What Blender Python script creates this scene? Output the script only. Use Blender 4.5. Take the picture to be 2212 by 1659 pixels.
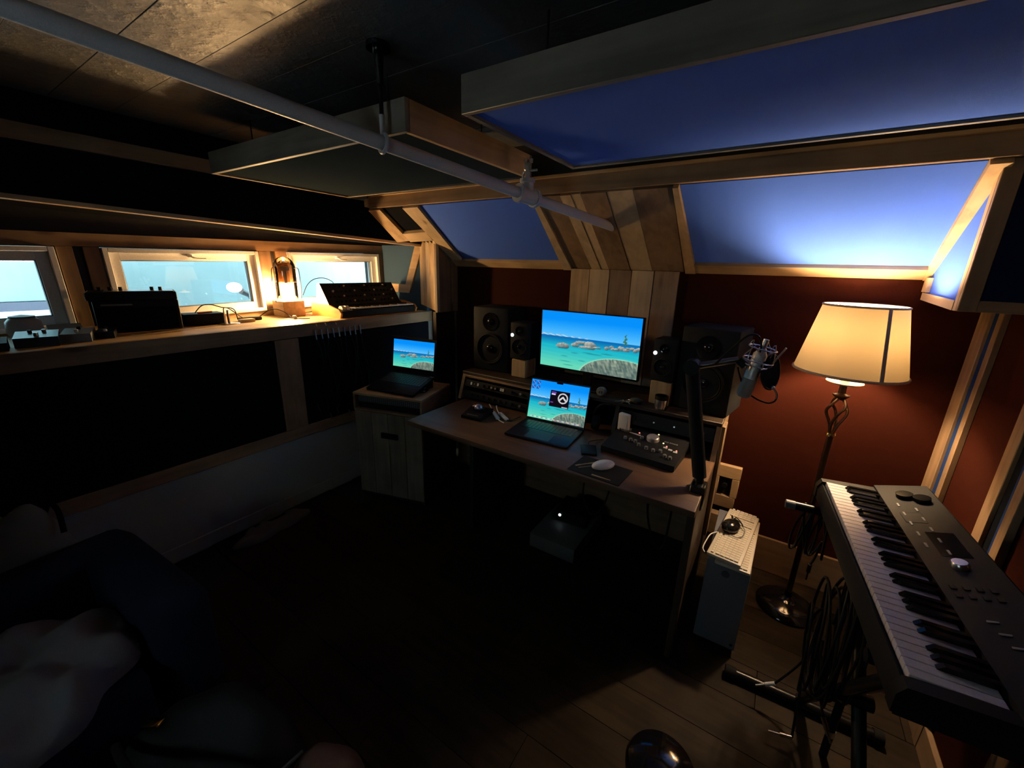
import bpy, bmesh, math, random
from mathutils import Vector, Matrix
random.seed(7)
R = math.radians
for o in list(bpy.data.objects):
    bpy.data.objects.remove(o, do_unlink=True)
sc = bpy.context.scene
C = sc.collection

# ------------------------------------------------------------------ camera
cam = bpy.data.cameras.new('camera')
cam.sensor_fit = 'HORIZONTAL'; cam.sensor_width = 36.0
cam.lens = 36.0 * 870.4 / 2212.0
cam.clip_start = 0.02; cam.clip_end = 100
cam_o = bpy.data.objects.new('camera', cam); C.objects.link(cam_o)
_wx = Vector((0.835, 0.175, -0.522)); _wy = Vector((0.550, -0.218, 0.806)); _wz = Vector((0.027, -0.960, -0.278))
_m = Matrix(((_wx[0], -_wx[1], -_wx[2]), (_wy[0], -_wy[1], -_wy[2]), (_wz[0], -_wz[1], -_wz[2])))
cam_o.matrix_world = Matrix.Translation((0, 0, 1.62)) @ _m.to_quaternion().to_matrix().to_4x4()
sc.camera = cam_o

# ------------------------------------------------------------------ world, exposure
w = bpy.data.worlds.new('world'); sc.world = w; w.use_nodes = True
bg = w.node_tree.nodes['Background']
bg.inputs[0].default_value = (0.70, 0.93, 1.0, 1); bg.inputs[1].default_value = 13.0
vs = sc.view_settings
vs.view_transform = 'Standard'; vs.look = 'None'; vs.exposure = 0.0; vs.gamma = 1.0; vs.use_curve_mapping = False
LAMP_W = 960.0      # floor lamp bulb emission
SHELF_W = 800.0     # cylinder lamp emission on the window shelf
WARM = (1.0, 0.70, 0.40)

# ------------------------------------------------------------------ materials
MATS = {}
def nodes(name):
    m = bpy.data.materials.new(name); m.use_nodes = True
    return m, m.node_tree.nodes, m.node_tree.links, m.node_tree.nodes['Principled BSDF']
def mat(name, col, rough=0.5, metal=0.0, spec=0.5, emit=None, es=0.0, bump=0.0, bscale=200.0, coat=0.0):
    if name in MATS: return MATS[name]
    m, n, l, p = nodes(name)
    p.inputs['Base Color'].default_value = (*col, 1); p.inputs['Roughness'].default_value = rough
    p.inputs['Metallic'].default_value = metal; p.inputs['Specular IOR Level'].default_value = spec
    p.inputs['Coat Weight'].default_value = coat
    if emit: p.inputs['Emission Color'].default_value = (*emit, 1); p.inputs['Emission Strength'].default_value = es
    tc = n.new('ShaderNodeTexCoord'); nz = n.new('ShaderNodeTexNoise'); nz.inputs['Scale'].default_value = bscale
    l.new(tc.outputs['Object'], nz.inputs['Vector'])
    mx = n.new('ShaderNodeMix'); mx.data_type = 'RGBA'; mx.inputs['Factor'].default_value = 0.5
    rp = n.new('ShaderNodeValToRGB'); rp.color_ramp.elements[0].color = (*[c*0.82 for c in col], 1); rp.color_ramp.elements[1].color = (*[min(1, c*1.15) for c in col], 1)
    l.new(nz.outputs['Fac'], rp.inputs['Fac']); l.new(rp.outputs['Color'], p.inputs['Base Color'])
    n.remove(mx)
    if bump:
        b = n.new('ShaderNodeBump'); b.inputs['Strength'].default_value = bump; b.inputs['Distance'].default_value = 0.002
        l.new(nz.outputs['Fac'], b.inputs['Height']); l.new(b.outputs['Normal'], p.inputs['Normal'])
    MATS[name] = m; return m
def wood(name, col, axis='X', rough=0.55, vary=0.35, knots=True, spec=0.35):
    key = name + axis
    if key in MATS: return MATS[key]
    m, n, l, p = nodes(key)
    tc = n.new('ShaderNodeTexCoord'); oi = n.new('ShaderNodeObjectInfo')
    ad = n.new('ShaderNodeVectorMath'); ad.operation = 'ADD'
    sc_ = n.new('ShaderNodeVectorMath'); sc_.operation = 'SCALE'; sc_.inputs[0].default_value = (7.3, 5.1, 9.7)
    l.new(oi.outputs['Random'], sc_.inputs['Scale']); l.new(tc.outputs['Object'], ad.inputs[0]); l.new(sc_.outputs[0], ad.inputs[1])
    mp = n.new('ShaderNodeMapping'); s = {'X': (2.0, 26, 26), 'Y': (26, 2.0, 26), 'Z': (26, 26, 2.0)}[axis]
    mp.inputs['Scale'].default_value = s; l.new(ad.outputs[0], mp.inputs['Vector'])
    nz = n.new('ShaderNodeTexNoise'); nz.inputs['Scale'].default_value = 1.0; nz.inputs['Detail'].default_value = 6; nz.inputs['Distortion'].default_value = 0.6
    l.new(mp.outputs[0], nz.inputs['Vector'])
    n2 = n.new('ShaderNodeTexNoise'); n2.inputs['Scale'].default_value = 5.0; n2.inputs['Detail'].default_value = 3; l.new(ad.outputs[0], n2.inputs['Vector'])
    av = n.new('ShaderNodeMath'); av.operation = 'ADD'; l.new(nz.outputs['Fac'], av.inputs[0]); l.new(n2.outputs['Fac'], av.inputs[1])
    hf = n.new('ShaderNodeMath'); hf.operation = 'MULTIPLY'; hf.inputs[1].default_value = 0.5; l.new(av.outputs[0], hf.inputs[0])
    rp = n.new('ShaderNodeValToRGB'); e = rp.color_ramp.elements
    e[0].position = 0.33; e[0].color = (*[c*(1-vary*1.15) for c in col], 1); e[1].position = 0.62; e[1].color = (*[min(1, c*(1+vary*0.45)) for c in col], 1)
    l.new(hf.outputs[0], rp.inputs['Fac'])
    hsv = n.new('ShaderNodeHueSaturation'); l.new(rp.outputs['Color'], hsv.inputs['Color'])
    vr = n.new('ShaderNodeMapRange'); vr.inputs[3].default_value = 0.82; vr.inputs[4].default_value = 1.15
    l.new(oi.outputs['Random'], vr.inputs[0]); l.new(vr.outputs[0], hsv.inputs['Value'])
    last = hsv.outputs['Color']
    if knots:
        k = n.new('ShaderNodeMapping'); k.inputs['Scale'].default_value = {'X': (2.2, 7, 7), 'Y': (7, 2.2, 7), 'Z': (7, 7, 2.2)}[axis]
        l.new(ad.outputs[0], k.inputs['Vector'])
        vo = n.new('ShaderNodeTexVoronoi'); vo.inputs['Scale'].default_value = 1.0; l.new(k.outputs[0], vo.inputs['Vector'])
        kr = n.new('ShaderNodeValToRGB'); kr.color_ramp.elements[0].position = 0.05; kr.color_ramp.elements[0].color = (.38, .3, .25, 1)
        kr.color_ramp.elements[1].position = 0.13; kr.color_ramp.elements[1].color = (1, 1, 1, 1); l.new(vo.outputs['Distance'], kr.inputs['Fac'])
        mu = n.new('ShaderNodeMix'); mu.data_type = 'RGBA'; mu.blend_type = 'MULTIPLY'; mu.inputs[0].default_value = 1.0
        l.new(last, mu.inputs[6]); l.new(kr.outputs['Color'], mu.inputs[7]); last = mu.outputs[2]
    l.new(last, p.inputs['Base Color'])
    p.inputs['Roughness'].default_value = rough; p.inputs['Specular IOR Level'].default_value = spec
    b = n.new('ShaderNodeBump'); b.inputs['Strength'].default_value = 0.15; b.inputs['Distance'].default_value = 0.002
    l.new(nz.outputs['Fac'], b.inputs['Height']); l.new(b.outputs['Normal'], p.inputs['Normal'])
    MATS[key] = m; return m
PINE = (0.50, 0.33, 0.17); BROWN = (0.27, 0.17, 0.095); PALE = (0.60, 0.44, 0.26)
def pine(a): return wood('pine', PINE, a)
def brown(a): return wood('brown_pine', BROWN, a)
def pale(a): return wood('pale_pine', PALE, a, vary=0.22)
def greywood(a): return wood('grey_wood', (0.20, 0.17, 0.13), a, knots=False)
def darkwood(a): return wood('dark_wood', (0.045, 0.028, 0.018), a, knots=False)
M_white = mat('white_paint', (0.33, 0.33, 0.305), 0.6, bump=.1)
M_vinyl = mat('white_vinyl', (0.82, 0.80, 0.77), 0.4)
M_red = mat('red_wall_paint', (0.031, 0.0065, 0.0034), 0.8, bump=.25, bscale=350, spec=.04)
M_blackpaint = mat('black_paint', (0.012, 0.012, 0.013), 0.6)
M_fabblue = mat('blue_fabric', (0.075, 0.18, 0.78), 0.95, spec=.05, bump=.2, bscale=900)
M_fabnavy = mat('navy_fabric', (0.008, 0.013, 0.045), 0.95, spec=.05, bump=.2, bscale=900)
M_strip = mat('dark_blue_strip', (0.014, 0.035, 0.13), 0.95, spec=.05)
M_fabblack = mat('black_fabric', (0.006, 0.007, 0.010), 1.0, spec=.02, bump=.2, bscale=900)
M_fabgrey = mat('grey_fabric', (0.045, 0.085, 0.14), 0.95, spec=.05, bump=.2, bscale=900)
M_fabcharcoal = mat('charcoal_fabric', (0.022, 0.034, 0.045), 1.0, spec=.0, bump=.2, bscale=900)
M_blk = mat('black_plastic', (0.010, 0.010, 0.011), 0.5, spec=.15)
M_blkgloss = mat('black_gloss', (0.008, 0.008, 0.009), 0.12)
M_blkmetal = mat('black_metal', (0.015, 0.014, 0.014), 0.28, metal=.3)
M_dkgrey = mat('dark_grey_plastic', (0.014, 0.0145, 0.0155), 0.6, spec=.10)
M_grey = mat('grey_plastic', (0.16, 0.17, 0.18), 0.45)
M_pipe = mat('grey_painted_pipe', (0.50, 0.50, 0.52), 0.45, bump=.15, bscale=300)
M_silver = mat('brushed_silver', (0.62, 0.61, 0.60), 0.28, metal=1.0)
M_steel = mat('steel', (0.5, 0.49, 0.48), 0.35, metal=1.0)
M_whitepl = mat('white_plastic', (0.72, 0.70, 0.68), 0.35)
M_ivory = mat('ivory_plastic', (0.62, 0.56, 0.45), 0.45)
M_rubber = mat('black_rubber', (0.01, 0.01, 0.01), 0.8, spec=.2)
M_bronze = mat('bronze', (0.035, 0.016, 0.010), 0.32, metal=.6)
M_cream = mat('cream_paint', (0.6, 0.5, 0.36), 0.5)
M_tower = mat('blue_grey_metal', (0.145, 0.155, 0.185), 0.5)
M_brass = mat('brass', (0.75, 0.55, 0.22), 0.22, metal=1.0)
M_led_w = mat('white_led', (0.8, 0.9, 1), 0.5, emit=(0.8, 0.92, 1.0), es=3.0)
M_led_b = mat('blue_led', (0.1, 0.2, 1), 0.5, emit=(0.1, 0.28, 1.0), es=2.5)
M_led_r = mat('red_led', (1, 0.1, 0.05), 0.5, emit=(1.0, 0.25, 0.2), es=1.6)
M_led_g = mat('yellow_led', (1, .8, .3), 0.5, emit=(1.0, 0.85, 0.45), es=1.6)
M_siding = mat('pale_siding', (0.215, 0.335, 0.355), 0.7, bscale=3)
M_ground = mat('pale_gravel', (0.30, 0.30, 0.30), 0.9, bscale=30)
M_bluetrim = mat('blue_siding_band', (0.08, 0.09, 0.13), 0.7, bscale=4)

def ceiling_mat():
    m, n, l, p = nodes('glossy_black_ceiling_paint')
    p.inputs['Base Color'].default_value = (0.085, 0.088, 0.094, 1)
    p.inputs['Specular IOR Level'].default_value = 1.0
    tc = n.new('ShaderNodeTexCoord')
    n1 = n.new('ShaderNodeTexNoise'); n1.inputs['Scale'].default_value = 5.5; n1.inputs['Detail'].default_value = 5; l.new(tc.outputs['Object'], n1.inputs['Vector'])
    n2 = n.new('ShaderNodeTexNoise'); n2.inputs['Scale'].default_value = 26; n2.inputs['Detail'].default_value = 4; l.new(tc.outputs['Object'], n2.inputs['Vector'])
    rr = n.new('ShaderNodeMapRange'); rr.inputs[1].default_value = .3; rr.inputs[2].default_value = .7; rr.inputs[3].default_value = 0.46; rr.inputs[4].default_value = 0.62
    l.new(n1.outputs['Fac'], rr.inputs[0]); l.new(rr.outputs[0], p.inputs['Roughness'])
    b1 = n.new('ShaderNodeBump'); b1.inputs['Strength'].default_value = 0.35; b1.inputs['Distance'].default_value = 0.012; l.new(n1.outputs['Fac'], b1.inputs['Height'])
    pw = n.new('ShaderNodeMath'); pw.operation = 'POWER'; pw.inputs[1].default_value = 4.0; l.new(n2.outputs['Fac'], pw.inputs[0])
    b2 = n.new('ShaderNodeBump'); b2.inputs['Strength'].default_value = 0.85; b2.inputs['Distance'].default_value = 0.012; l.new(pw.outputs[0], b2.inputs['Height'])
    l.new(b1.outputs['Normal'], b2.inputs['Normal']); l.new(b2.outputs['Normal'], p.inputs['Normal'])
    return m
M_ceil = ceiling_mat()
def floor_mat():
    m = wood('floor_laminate', (0.030, 0.0195, 0.0115), 'X', rough=0.6, vary=0.55, knots=False, spec=.12)
    return m
M_floor = floor_mat()
def glass_mat(name, tint=(1, 1, 1), gloss=0.06, rough=0.02):
    m = bpy.data.materials.new(name); m.use_nodes = True; n = m.node_tree.nodes; l = m.node_tree.links
    n.remove(n['Principled BSDF'])
    t = n.new('ShaderNodeBsdfTransparent'); t.inputs[0].default_value = (*tint, 1)
    g = n.new('ShaderNodeBsdfGlossy'); g.inputs['Roughness'].default_value = rough
    fr = n.new('ShaderNodeFresnel'); fr.inputs[0].default_value = 1.45
    ma = n.new('ShaderNodeMath'); ma.operation = 'MAXIMUM'; ma.inputs[1].default_value = gloss; l.new(fr.outputs[0], ma.inputs[0])
    mx = n.new('ShaderNodeMixShader'); l.new(ma.outputs[0], mx.inputs[0]); l.new(t.outputs[0], mx.inputs[1]); l.new(g.outputs[0], mx.inputs[2])
    l.new(mx.outputs[0], n['Material Output'].inputs[0]); return m
M_pane = glass_mat('window_glass')
M_smoke = glass_mat('smoked_glass', (0.30, 0.22, 0.16), 0.08)
M_clear = glass_mat('clear_glass', (0.97, 0.95, 0.92), 0.06)
def shade_mat():
    m = bpy.data.materials.new('linen_lampshade'); m.use_nodes = True; n = m.node_tree.nodes; l = m.node_tree.links
    n.remove(n['Principled BSDF'])
    tc = n.new('ShaderNodeTexCoord'); nz = n.new('ShaderNodeTexNoise'); nz.inputs['Scale'].default_value = 60; l.new(tc.outputs['Object'], nz.inputs['Vector'])
    rp = n.new('ShaderNodeValToRGB'); rp.color_ramp.elements[0].color = (0.068, 0.049, 0.023, 1); rp.color_ramp.elements[1].color = (0.077, 0.056, 0.027, 1); l.new(nz.outputs['Fac'], rp.inputs['Fac'])
    t = n.new('ShaderNodeBsdfTranslucent'); d = n.new('ShaderNodeBsdfDiffuse'); l.new(rp.outputs['Color'], t.inputs[0]); d.inputs[0].default_value = (.62, .52, .38, 1)
    mx = n.new('ShaderNodeMixShader'); mx.inputs[0].default_value = 0.72
    l.new(t.outputs[0], mx.inputs[1]); l.new(d.outputs[0], mx.inputs[2]); l.new(mx.outputs[0], n['Material Output'].inputs[0]); return m
M_shade = shade_mat()
def emit_mat(name, col, s):
    m = bpy.data.materials.new(name); m.use_nodes = True; n = m.node_tree.nodes; l = m.node_tree.links
    n.remove(n['Principled BSDF']); e = n.new('ShaderNodeEmission'); e.inputs[0].default_value = (*col, 1); e.inputs[1].default_value = s
    l.new(e.outputs[0], n['Material Output'].inputs[0]); return m
M_bulb = emit_mat('lamp_bulb_glow', WARM, LAMP_W)
M_tubeglow = emit_mat('lamp_tube_glow', (1.0, .62, .27), SHELF_W)
def screen_mat():
    m = bpy.data.materials.new('lit_screen_picture'); m.use_nodes = True; n = m.node_tree.nodes; l = m.node_tree.links
    n.remove(n['Principled BSDF']); e = n.new('ShaderNodeEmission'); a = n.new('ShaderNodeVertexColor'); a.layer_name = 'picture'
    l.new(a.outputs['Color'], e.inputs[0]); e.inputs[1].default_value = 1.15; l.new(e.outputs[0], n['Material Output'].inputs[0]); return m
M_screen = screen_mat()

# ------------------------------------------------------------------ geometry helpers
def BM(): return bmesh.new()
def box(bm, x0, x1, y0, y1, z0, z1, bev=0.0, seg=1, mtx=None):
    r = bmesh.ops.create_cube(bm, size=1.0)
    vs_ = r['verts']
    mt = Matrix.Translation(((x0+x1)/2, (y0+y1)/2, (z0+z1)/2)) @ Matrix.Diagonal((x1-x0, y1-y0, z1-z0, 1))
    bmesh.ops.transform(bm, matrix=mt, verts=vs_)
    es = list({e for v in vs_ for e in v.link_edges})
    if bev:
        rr = bmesh.ops.bevel(bm, geom=es, offset=bev, segments=seg, affect='EDGES', profile=0.5)
        vs_ = list({v for f in rr['faces'] for v in f.verts} | {v for v in vs_ if v.is_valid})
    if mtx is not None: bmesh.ops.transform(bm, matrix=mtx, verts=[v for v in vs_ if v.is_valid])
    return bm
def _frame(d):
    d = d.normalized(); a = Vector((0, 0, 1)) if abs(d.z) < .9 else Vector((1, 0, 0))
    u = d.cross(a).normalized(); return u, d.cross(u).normalized()
def ring_mesh(bm, rings, close_ends=True, loop=False):
    n = len(rings[0]); R_ = [[bm.verts.new(p) for p in r] for r in rings]
    m = len(R_)
    for i in range(m if loop else m-1):
        a, b = R_[i], R_[(i+1) % m]
        for k in range(n):
            try: bm.faces.new((a[k], a[(k+1) % n], b[(k+1) % n], b[k]))
            except ValueError: pass
    if close_ends and not loop:
        bm.faces.new(list(reversed(R_[0]))); bm.faces.new(R_[-1])
    return bm
def cyl(bm, p0, p1, r0, r1=None, n=20):
    p0, p1 = Vector(p0), Vector(p1); r1 = r0 if r1 is None else r1
    u, v = _frame(p1-p0)
    return ring_mesh(bm, [[p + (u*math.cos(2*math.pi*k/n) + v*math.sin(2*math.pi*k/n))*r for k in range(n)] for p, r in ((p0, r0), (p1, r1))])
def smooth(pts, k=6, closed=False):
    P = [Vector(p) for p in pts]; out = []; n = len(P)
    for i in range(n if closed else n-1):
        a, b, c, d = (P[(i-1) % n], P[i], P[(i+1) % n], P[(i+2) % n]) if closed else (P[max(i-1, 0)], P[i], P[i+1], P[min(i+2, n-1)])
        for j in range(k):
            t = j/k
            out.append(0.5*((2*b) + (c-a)*t + (2*a-5*b+4*c-d)*t*t + (3*b-a-3*c+d)*t**3))
    if not closed: out.append(P[-1])
    return out
def tube(bm, pts, r, n=8, k=6, closed=False, sm=True):
    P = smooth(pts, k, closed) if sm else [Vector(p) for p in pts]
    rings = []; m = len(P); u = None
    for i, p in enumerate(P):
        d = (P[(i+1) % m]-P[i-1]) if closed else (P[min(i+1, m-1)]-P[max(i-1, 0)])
        d = d.normalized()
        if u is None: u, v = _frame(d)
        else:
            u = (u - d*u.dot(d)).normalized(); v = d.cross(u)
        rr = r(i/(m-1)) if callable(r) else r
        rings.append([p + (u*math.cos(2*math.pi*q/n) + v*math.sin(2*math.pi*q/n))*rr for q in range(n)])
    return ring_mesh(bm, rings, True, closed)
def lathe(bm, prof, n=32, c=(0, 0, 0), mtx=None, caps=True):
    c = Vector(c); rings = []
    for r, z in prof:
        q = [Vector((max(r, 1e-4)*math.cos(2*math.pi*k/n), max(r, 1e-4)*math.sin(2*math.pi*k/n), z)) for k in range(n)]
        rings.append([(mtx @ p if mtx is not None else p) + c for p in q])
    return ring_mesh(bm, rings, caps)
def prism(bm, pts, vec):
    a = [bm.verts.new(p) for p in pts]; b = [bm.verts.new(Vector(p)+Vector(vec)) for p in pts]; n = len(pts)
    bm.faces.new(a); bm.faces.new(list(reversed(b)))
    for i in range(n): bm.faces.new((a[i], b[i], b[(i+1) % n], a[(i+1) % n]))
    return bm
def ell(bm, c, r, n=16, mtx=None):
    q = bmesh.ops.create_uvsphere(bm, u_segments=n, v_segments=max(6, n//2), radius=1.0)
    mt = Matrix.Translation(c) @ (mtx if mtx is not None else Matrix.Identity(4)) @ Matrix.Diagonal((*r, 1))
    bmesh.ops.transform(bm, matrix=mt, verts=q['verts']); return bm
def obj(name, bm, m, parent=None, loc=None, rot=None, sharp=38):
    bmesh.ops.recalc_face_normals(bm, faces=bm.faces[:])
    me = bpy.data.meshes.new(name); bm.to_mesh(me); bm.free()
    me.shade_smooth(); me.set_sharp_from_angle(angle=R(sharp))
    me.materials.append(m)
    o = bpy.data.objects.new(name, me); C.objects.link(o)
    if parent: o.parent = parent
    if loc: o.location = loc
    if rot: o.rotation_euler = rot
    return o
def inst(name, me, parent, loc, rot=None):
    o = bpy.data.objects.new(name, me); C.objects.link(o); o.parent = parent; o.location = loc
    if rot: o.rotation_euler = rot
    return o
def bobj(name, m, parent, *b, bev=0.0, seg=1, **k): return obj(name, box(BM(), *b, bev=bev, seg=seg), m, parent, **k)
def tag(o, label, cat, group=None):
    o['label'] = label; o['category'] = cat
    if group: o['group'] = group
    return o
def thing(name, label, cat, loc=(0, 0, 0), rz=0.0, group=None, rot=None):
    o = bpy.data.objects.new(name, None); C.objects.link(o); o.empty_display_size = .05
    o.location = loc; o.rotation_euler = rot if rot else (0, 0, rz)
    return tag(o, label, cat, group)
def struct(o): o['kind'] = 'structure'; return o
def stuff(o): o['kind'] = 'stuff'; return o
def sempty(name, loc=(0, 0, 0), rot=(0, 0, 0)):
    o = bpy.data.objects.new(name, None); C.objects.link(o); o.empty_display_size = .05
    o.location = loc; o.rotation_euler = rot; return struct(o)
def text_part(name, txt, size, m, parent, loc, rot=(0, 0, 0)):
    cu = bpy.data.curves.new(name, 'FONT'); cu.body = txt; cu.size = size; cu.align_x = 'CENTER'; cu.align_y = 'CENTER'; cu.extrude = 0.0002; cu.resolution_u = 2
    t = bpy.data.objects.new(name, cu); me = bpy.data.meshes.new_from_object(t); bpy.data.objects.remove(t); bpy.data.curves.remove(cu)
    me.materials.append(m); o = bpy.data.objects.new(name, me); C.objects.link(o); o.parent = parent; o.location = loc; o.rotation_euler = rot; return o

# ================================================================== THE SETTING
XL, XR, YB, ZC = -2.56, 0.70, 2.42, 2.22
XW = -3.10                        # window plane at the back of the deep ledge
YF = -1.35
# ---- floor: laminate boards
fl = struct(bobj('floor', M_blackpaint, None, XL-.12, XR+.12, YF-.1, 2.76, -.08, -.012))
pb = box(BM(), -.6, .598, 0, .188, -.012, 0, bev=.0006); bmesh.ops.recalc_face_normals(pb, faces=pb.faces[:])
pm = bpy.data.meshes.new('floor_plank'); pb.to_mesh(pm); pb.free(); pm.materials.append(M_floor)
row = 0; y = YF
while y < 2.6:
    x = XL - .1 + (row*0.47 % 1.2)
    while x - .6 < XR:
        inst('floor_plank', pm, fl, (x, y, 0)); x += 1.2
    y += .19; row += 1
# ---- ceiling: boards cast into the black painted concrete
ce = struct(bobj('ceiling', M_blackpaint, None, -3.4, XR+.1, YF, 2.7, ZC+.014, ZC+.10))
y = YF; k = 0
while y < 2.6:
    b = BM(); box(b, -3.2, XR+.05, y+.0003, y+.1867, ZC + (.0 if k % 3 else .0012), ZC+.014, bev=.001)
    obj('ceiling_board', b, M_ceil, ce); y += .187; k += 1
# ---- back wall
wb = struct(bobj('wall_back', M_red, None, -2.10, XR+.1, YB, YB+.15, -.06, ZC+.02))
struct(bobj('wall_corner', M_blackpaint, None, -2.72, -2.08, 2.62, 2.74, -.06, ZC+.02))
wr = struct(bobj('wall_right', M_red, None, XR, XR+.1, YF, 2.6, -.06, ZC+.02))
wf_ = sempty('wall_front')
for q in ((-3.4, -1.15, -.06, ZC+.02), (-.60, XR+.1, -.06, ZC+.02), (-1.15, -.60, -.06, 1.36), (-1.15, -.60, 1.70, ZC+.02)): bobj('wall_section', M_blackpaint, wf_, q[0], q[1], YF-.1, YF, q[2], q[3])
w4 = sempty('window_4', (-.875, YF-.05, 1.53))  # unseen window, added behind the camera for cool fill on front faces
for q in ((-.275, -.235, -.17, .17), (.235, .275, -.17, .17), (-.235, .235, .13, .17), (-.235, .235, -.17, -.13)): bobj('frame', M_vinyl, w4, q[0], q[1], -.03, .03, q[2], q[3], bev=.002)
bobj('pane', M_pane, w4, -.235, .235, -.003, .003, -.13, .13)
struct(bobj('baseboard_right', brown('Y'), None, XR-.018, XR, YF, 2.40, 0, .11, bev=.003))
bb = struct(bobj('baseboard_back', brown('X'), None, -2.08, XR, YB-.018, YB, 0, .21, bev=.003))
# ---- left wall: white lower wall, deep window ledge, black header
wl = struct(bobj('wall_left', M_white, None, XL-.10, XL, YF, 2.75, -.06, 1.15))
struct(bobj('baseboard_left', M_white, None, XL, XL+.014, YF, 2.62, 0, .085, bev=.004))
struct(bobj('wall_ledge', M_blackpaint, None, XW-.2, XL-.02, YF, 2.75, 1.10, 1.212))
def px(y, a, b, y0=.37, y1=2.46): return a + (b-a)*(y-y0)/(y1-y0)
hd = BM(); prism(hd, [(XL-.012, YF, px(YF, 1.822, 1.765)+.014), (XL-.012, 2.64, px(2.64, 1.822, 1.765)+.014), (XL-.012, 2.64, ZC+.02), (XL-.012, YF, ZC+.02)], (-.06, 0, 0))
he = struct(obj('wall_header', hd, M_fabblack))
t = BM(); prism(t, [(XL+.004, YF, px(YF, 1.822, 1.765)), (XL+.004, 2.62, px(2.62, 1.822, 1.765)), (XL+.004, 2.62, px(2.62, 1.822, 1.765)+.018), (XL+.004, YF, px(YF, 1.822, 1.765)+.018)], (-.06, 0, 0))
struct(obj('trim_1', t, pine('Y')))
struct(bobj('trim_2', brown('Y'), None, XL-.012, XL+.004, YF, 2.05, 2.04, 2.105, bev=.003))
t = BM(); prism(t, [(XL-.06, YF, px(YF, 1.822, 1.765)+.016), (XL-.06, 2.64, px(2.64, 1.822, 1.765)+.016), (XL-.06, 2.64, px(2.64, 1.822, 1.765)+.03), (XL-.06, YF, px(YF, 1.822, 1.765)+.03)], (-.75, 0, 0))
struct(obj('ceiling_recess', t, M_fabblack))
# outer wall around the windows
struct_w = sempty('wall_window', (XW, 1.1, 1.467), (R(1.25), 0, 0))
def wbox(name, m, y0, y1, z0, z1, x0=-.20, x1=-.02, bev=.0): return bobj(name, m, struct_w, x0, x1, y0-1.1, y1-1.1, z0-1.467, z1-1.467, bev=bev)
WIN = [(-.29, .52), (.69, 1.49), (1.69, 2.515)]
wbox('outer_wall', M_blackpaint, YF, 2.7, 1.672, 2.0); wbox('outer_wall', M_blackpaint, YF, 2.7, 1.0, 1.262)
for a, b in ((YF, -.29), (.52, .69), (1.49, 1.69), (2.515, 2.75)): wbox('outer_wall', M_blackpaint, a, b, 1.262, 1.672)
wbox('head_board', brown('Y'), YF, 2.58, 1.674, 1.742, -.02, 0, .002)
wbox('sill_board', pine('Y'), YF, 2.58, 1.222, 1.262, -.02, 0, .002)
wbox('mullion_board', brown('Z'), .525, .585, 1.262, 1.674, -.02, 0, .002); wbox('mullion_board', brown('Z'), .622, .687, 1.262, 1.674, -.02, 0, .002)
wbox('mullion_board', brown('Z'), 1.495, 1.575, 1.262, 1.674, -.02, 0, .002); wbox('mullion_board', brown('Z'), 1.605, 1.687, 1.262, 1.674, -.02, 0, .002)
wbox('mullion_board', brown('Z'), 2.52, 2.585, 1.262, 1.674, -.02, 0, .002)
for i, (a, b) in enumerate(WIN):
    yc = (a+b)/2; hw = (b-a)/2
    wn = sempty('window_%d' % (i+1), (XW, yc, 1.467 + .0218*(yc-1.1)), (R(1.25), 0, 0))
    def ring(name, m, ho, vo, hi, vi, x0, x1, bev=.002):
        bm = BM()
        for q in ((-ho, -hi, -vo, vo), (hi, ho, -vo, vo), (-hi, hi, vi, vo), (-hi, hi, -vo, -vi)): box(bm, x0, x1, *q, bev=bev)
        return obj(name, bm, m, wn)
    ring('frame', M_vinyl, hw-.002, .203, hw-.026, .180, -.09, .012)
    ring('sash', M_vinyl, hw-.0262, .1798, hw-.072, .138, -.07, -.012)
    ring('glazing_bead', M_grey, hw-.0722, .1378, hw-.076, .134, -.05, -.022, 0)
    bobj('pane', M_pane, wn, -.044, -.040, -hw+.074, hw-.074, -.136, .136)
    la = BM(); box(la, -.012, .006, -.012, .012, .158, .178, bev=.004); tube(la, [(0, 0, .168), (.016, .004, .160), (.018, .03, .151), (.018, .075, .150)], .005, 8)
    obj('latch', la, M_vinyl, wn)
# end of the window recess: grey fabric with a skewed wooden frame
ea = sempty('wall_recess_end', (0, 0, 0))
bobj('end_panel', M_fabgrey, ea, -3.12, -2.56, 2.56, 2.66, 1.215, 2.0)
b = BM(); prism(b, [(-3.06, 2.545, 1.45), (-2.80, 2.545, 1.45), (-2.66, 2.545, 1.79), (-2.575, 2.545, 1.79), (-2.755, 2.545, 1.378), (-3.06, 2.545, 1.378)], (0, .014, 0)); obj('frame_board', b, pine('X'), ea)
# corner column: plank clad diagonal, with a side board and a dark post under it
co = sempty('wall_corner_column', (0, 0, 0))
A0, A1 = Vector((-2.63, 2.56, 0)), Vector((-2.09, 2.20, 0)); dd = (A1-A0); nn = Vector((-dd.y, dd.x, 0)).normalized()
for i in range(5):
    p0 = A0 + dd*(i/5+.004); p1 = A0 + dd*((i+1)/5-.004)
    b = BM(); prism(b, [(p0.x, p0.y, 1.29), (p1.x, p1.y, 1.29), (p1.x, p1.y, 1.795-.04*i/5), (p0.x, p0.y, 1.80)], nn*(.016+.003*(i % 2))); obj('plank', b, (pine if i % 2 else pale)('Z'), co)
b = BM(); prism(b, [(-2.095, 2.2, 1.285), (-2.095, 2.345, 1.285), (-2.095, 2.345, 1.655), (-2.095, 2.2, 1.765)], (-.02, 0, 0)); obj('side_board', b, brown('Z'), co)
b = BM(); prism(b, [(-2.088, 2.352, 1.285), (-2.088, 2.42, 1.285), (-2.088, 2.42, 1.62), (-2.088, 2.352, 1.655)], (-.02, 0, 0)); obj('side_board', b, brown('Z'), co)
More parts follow.
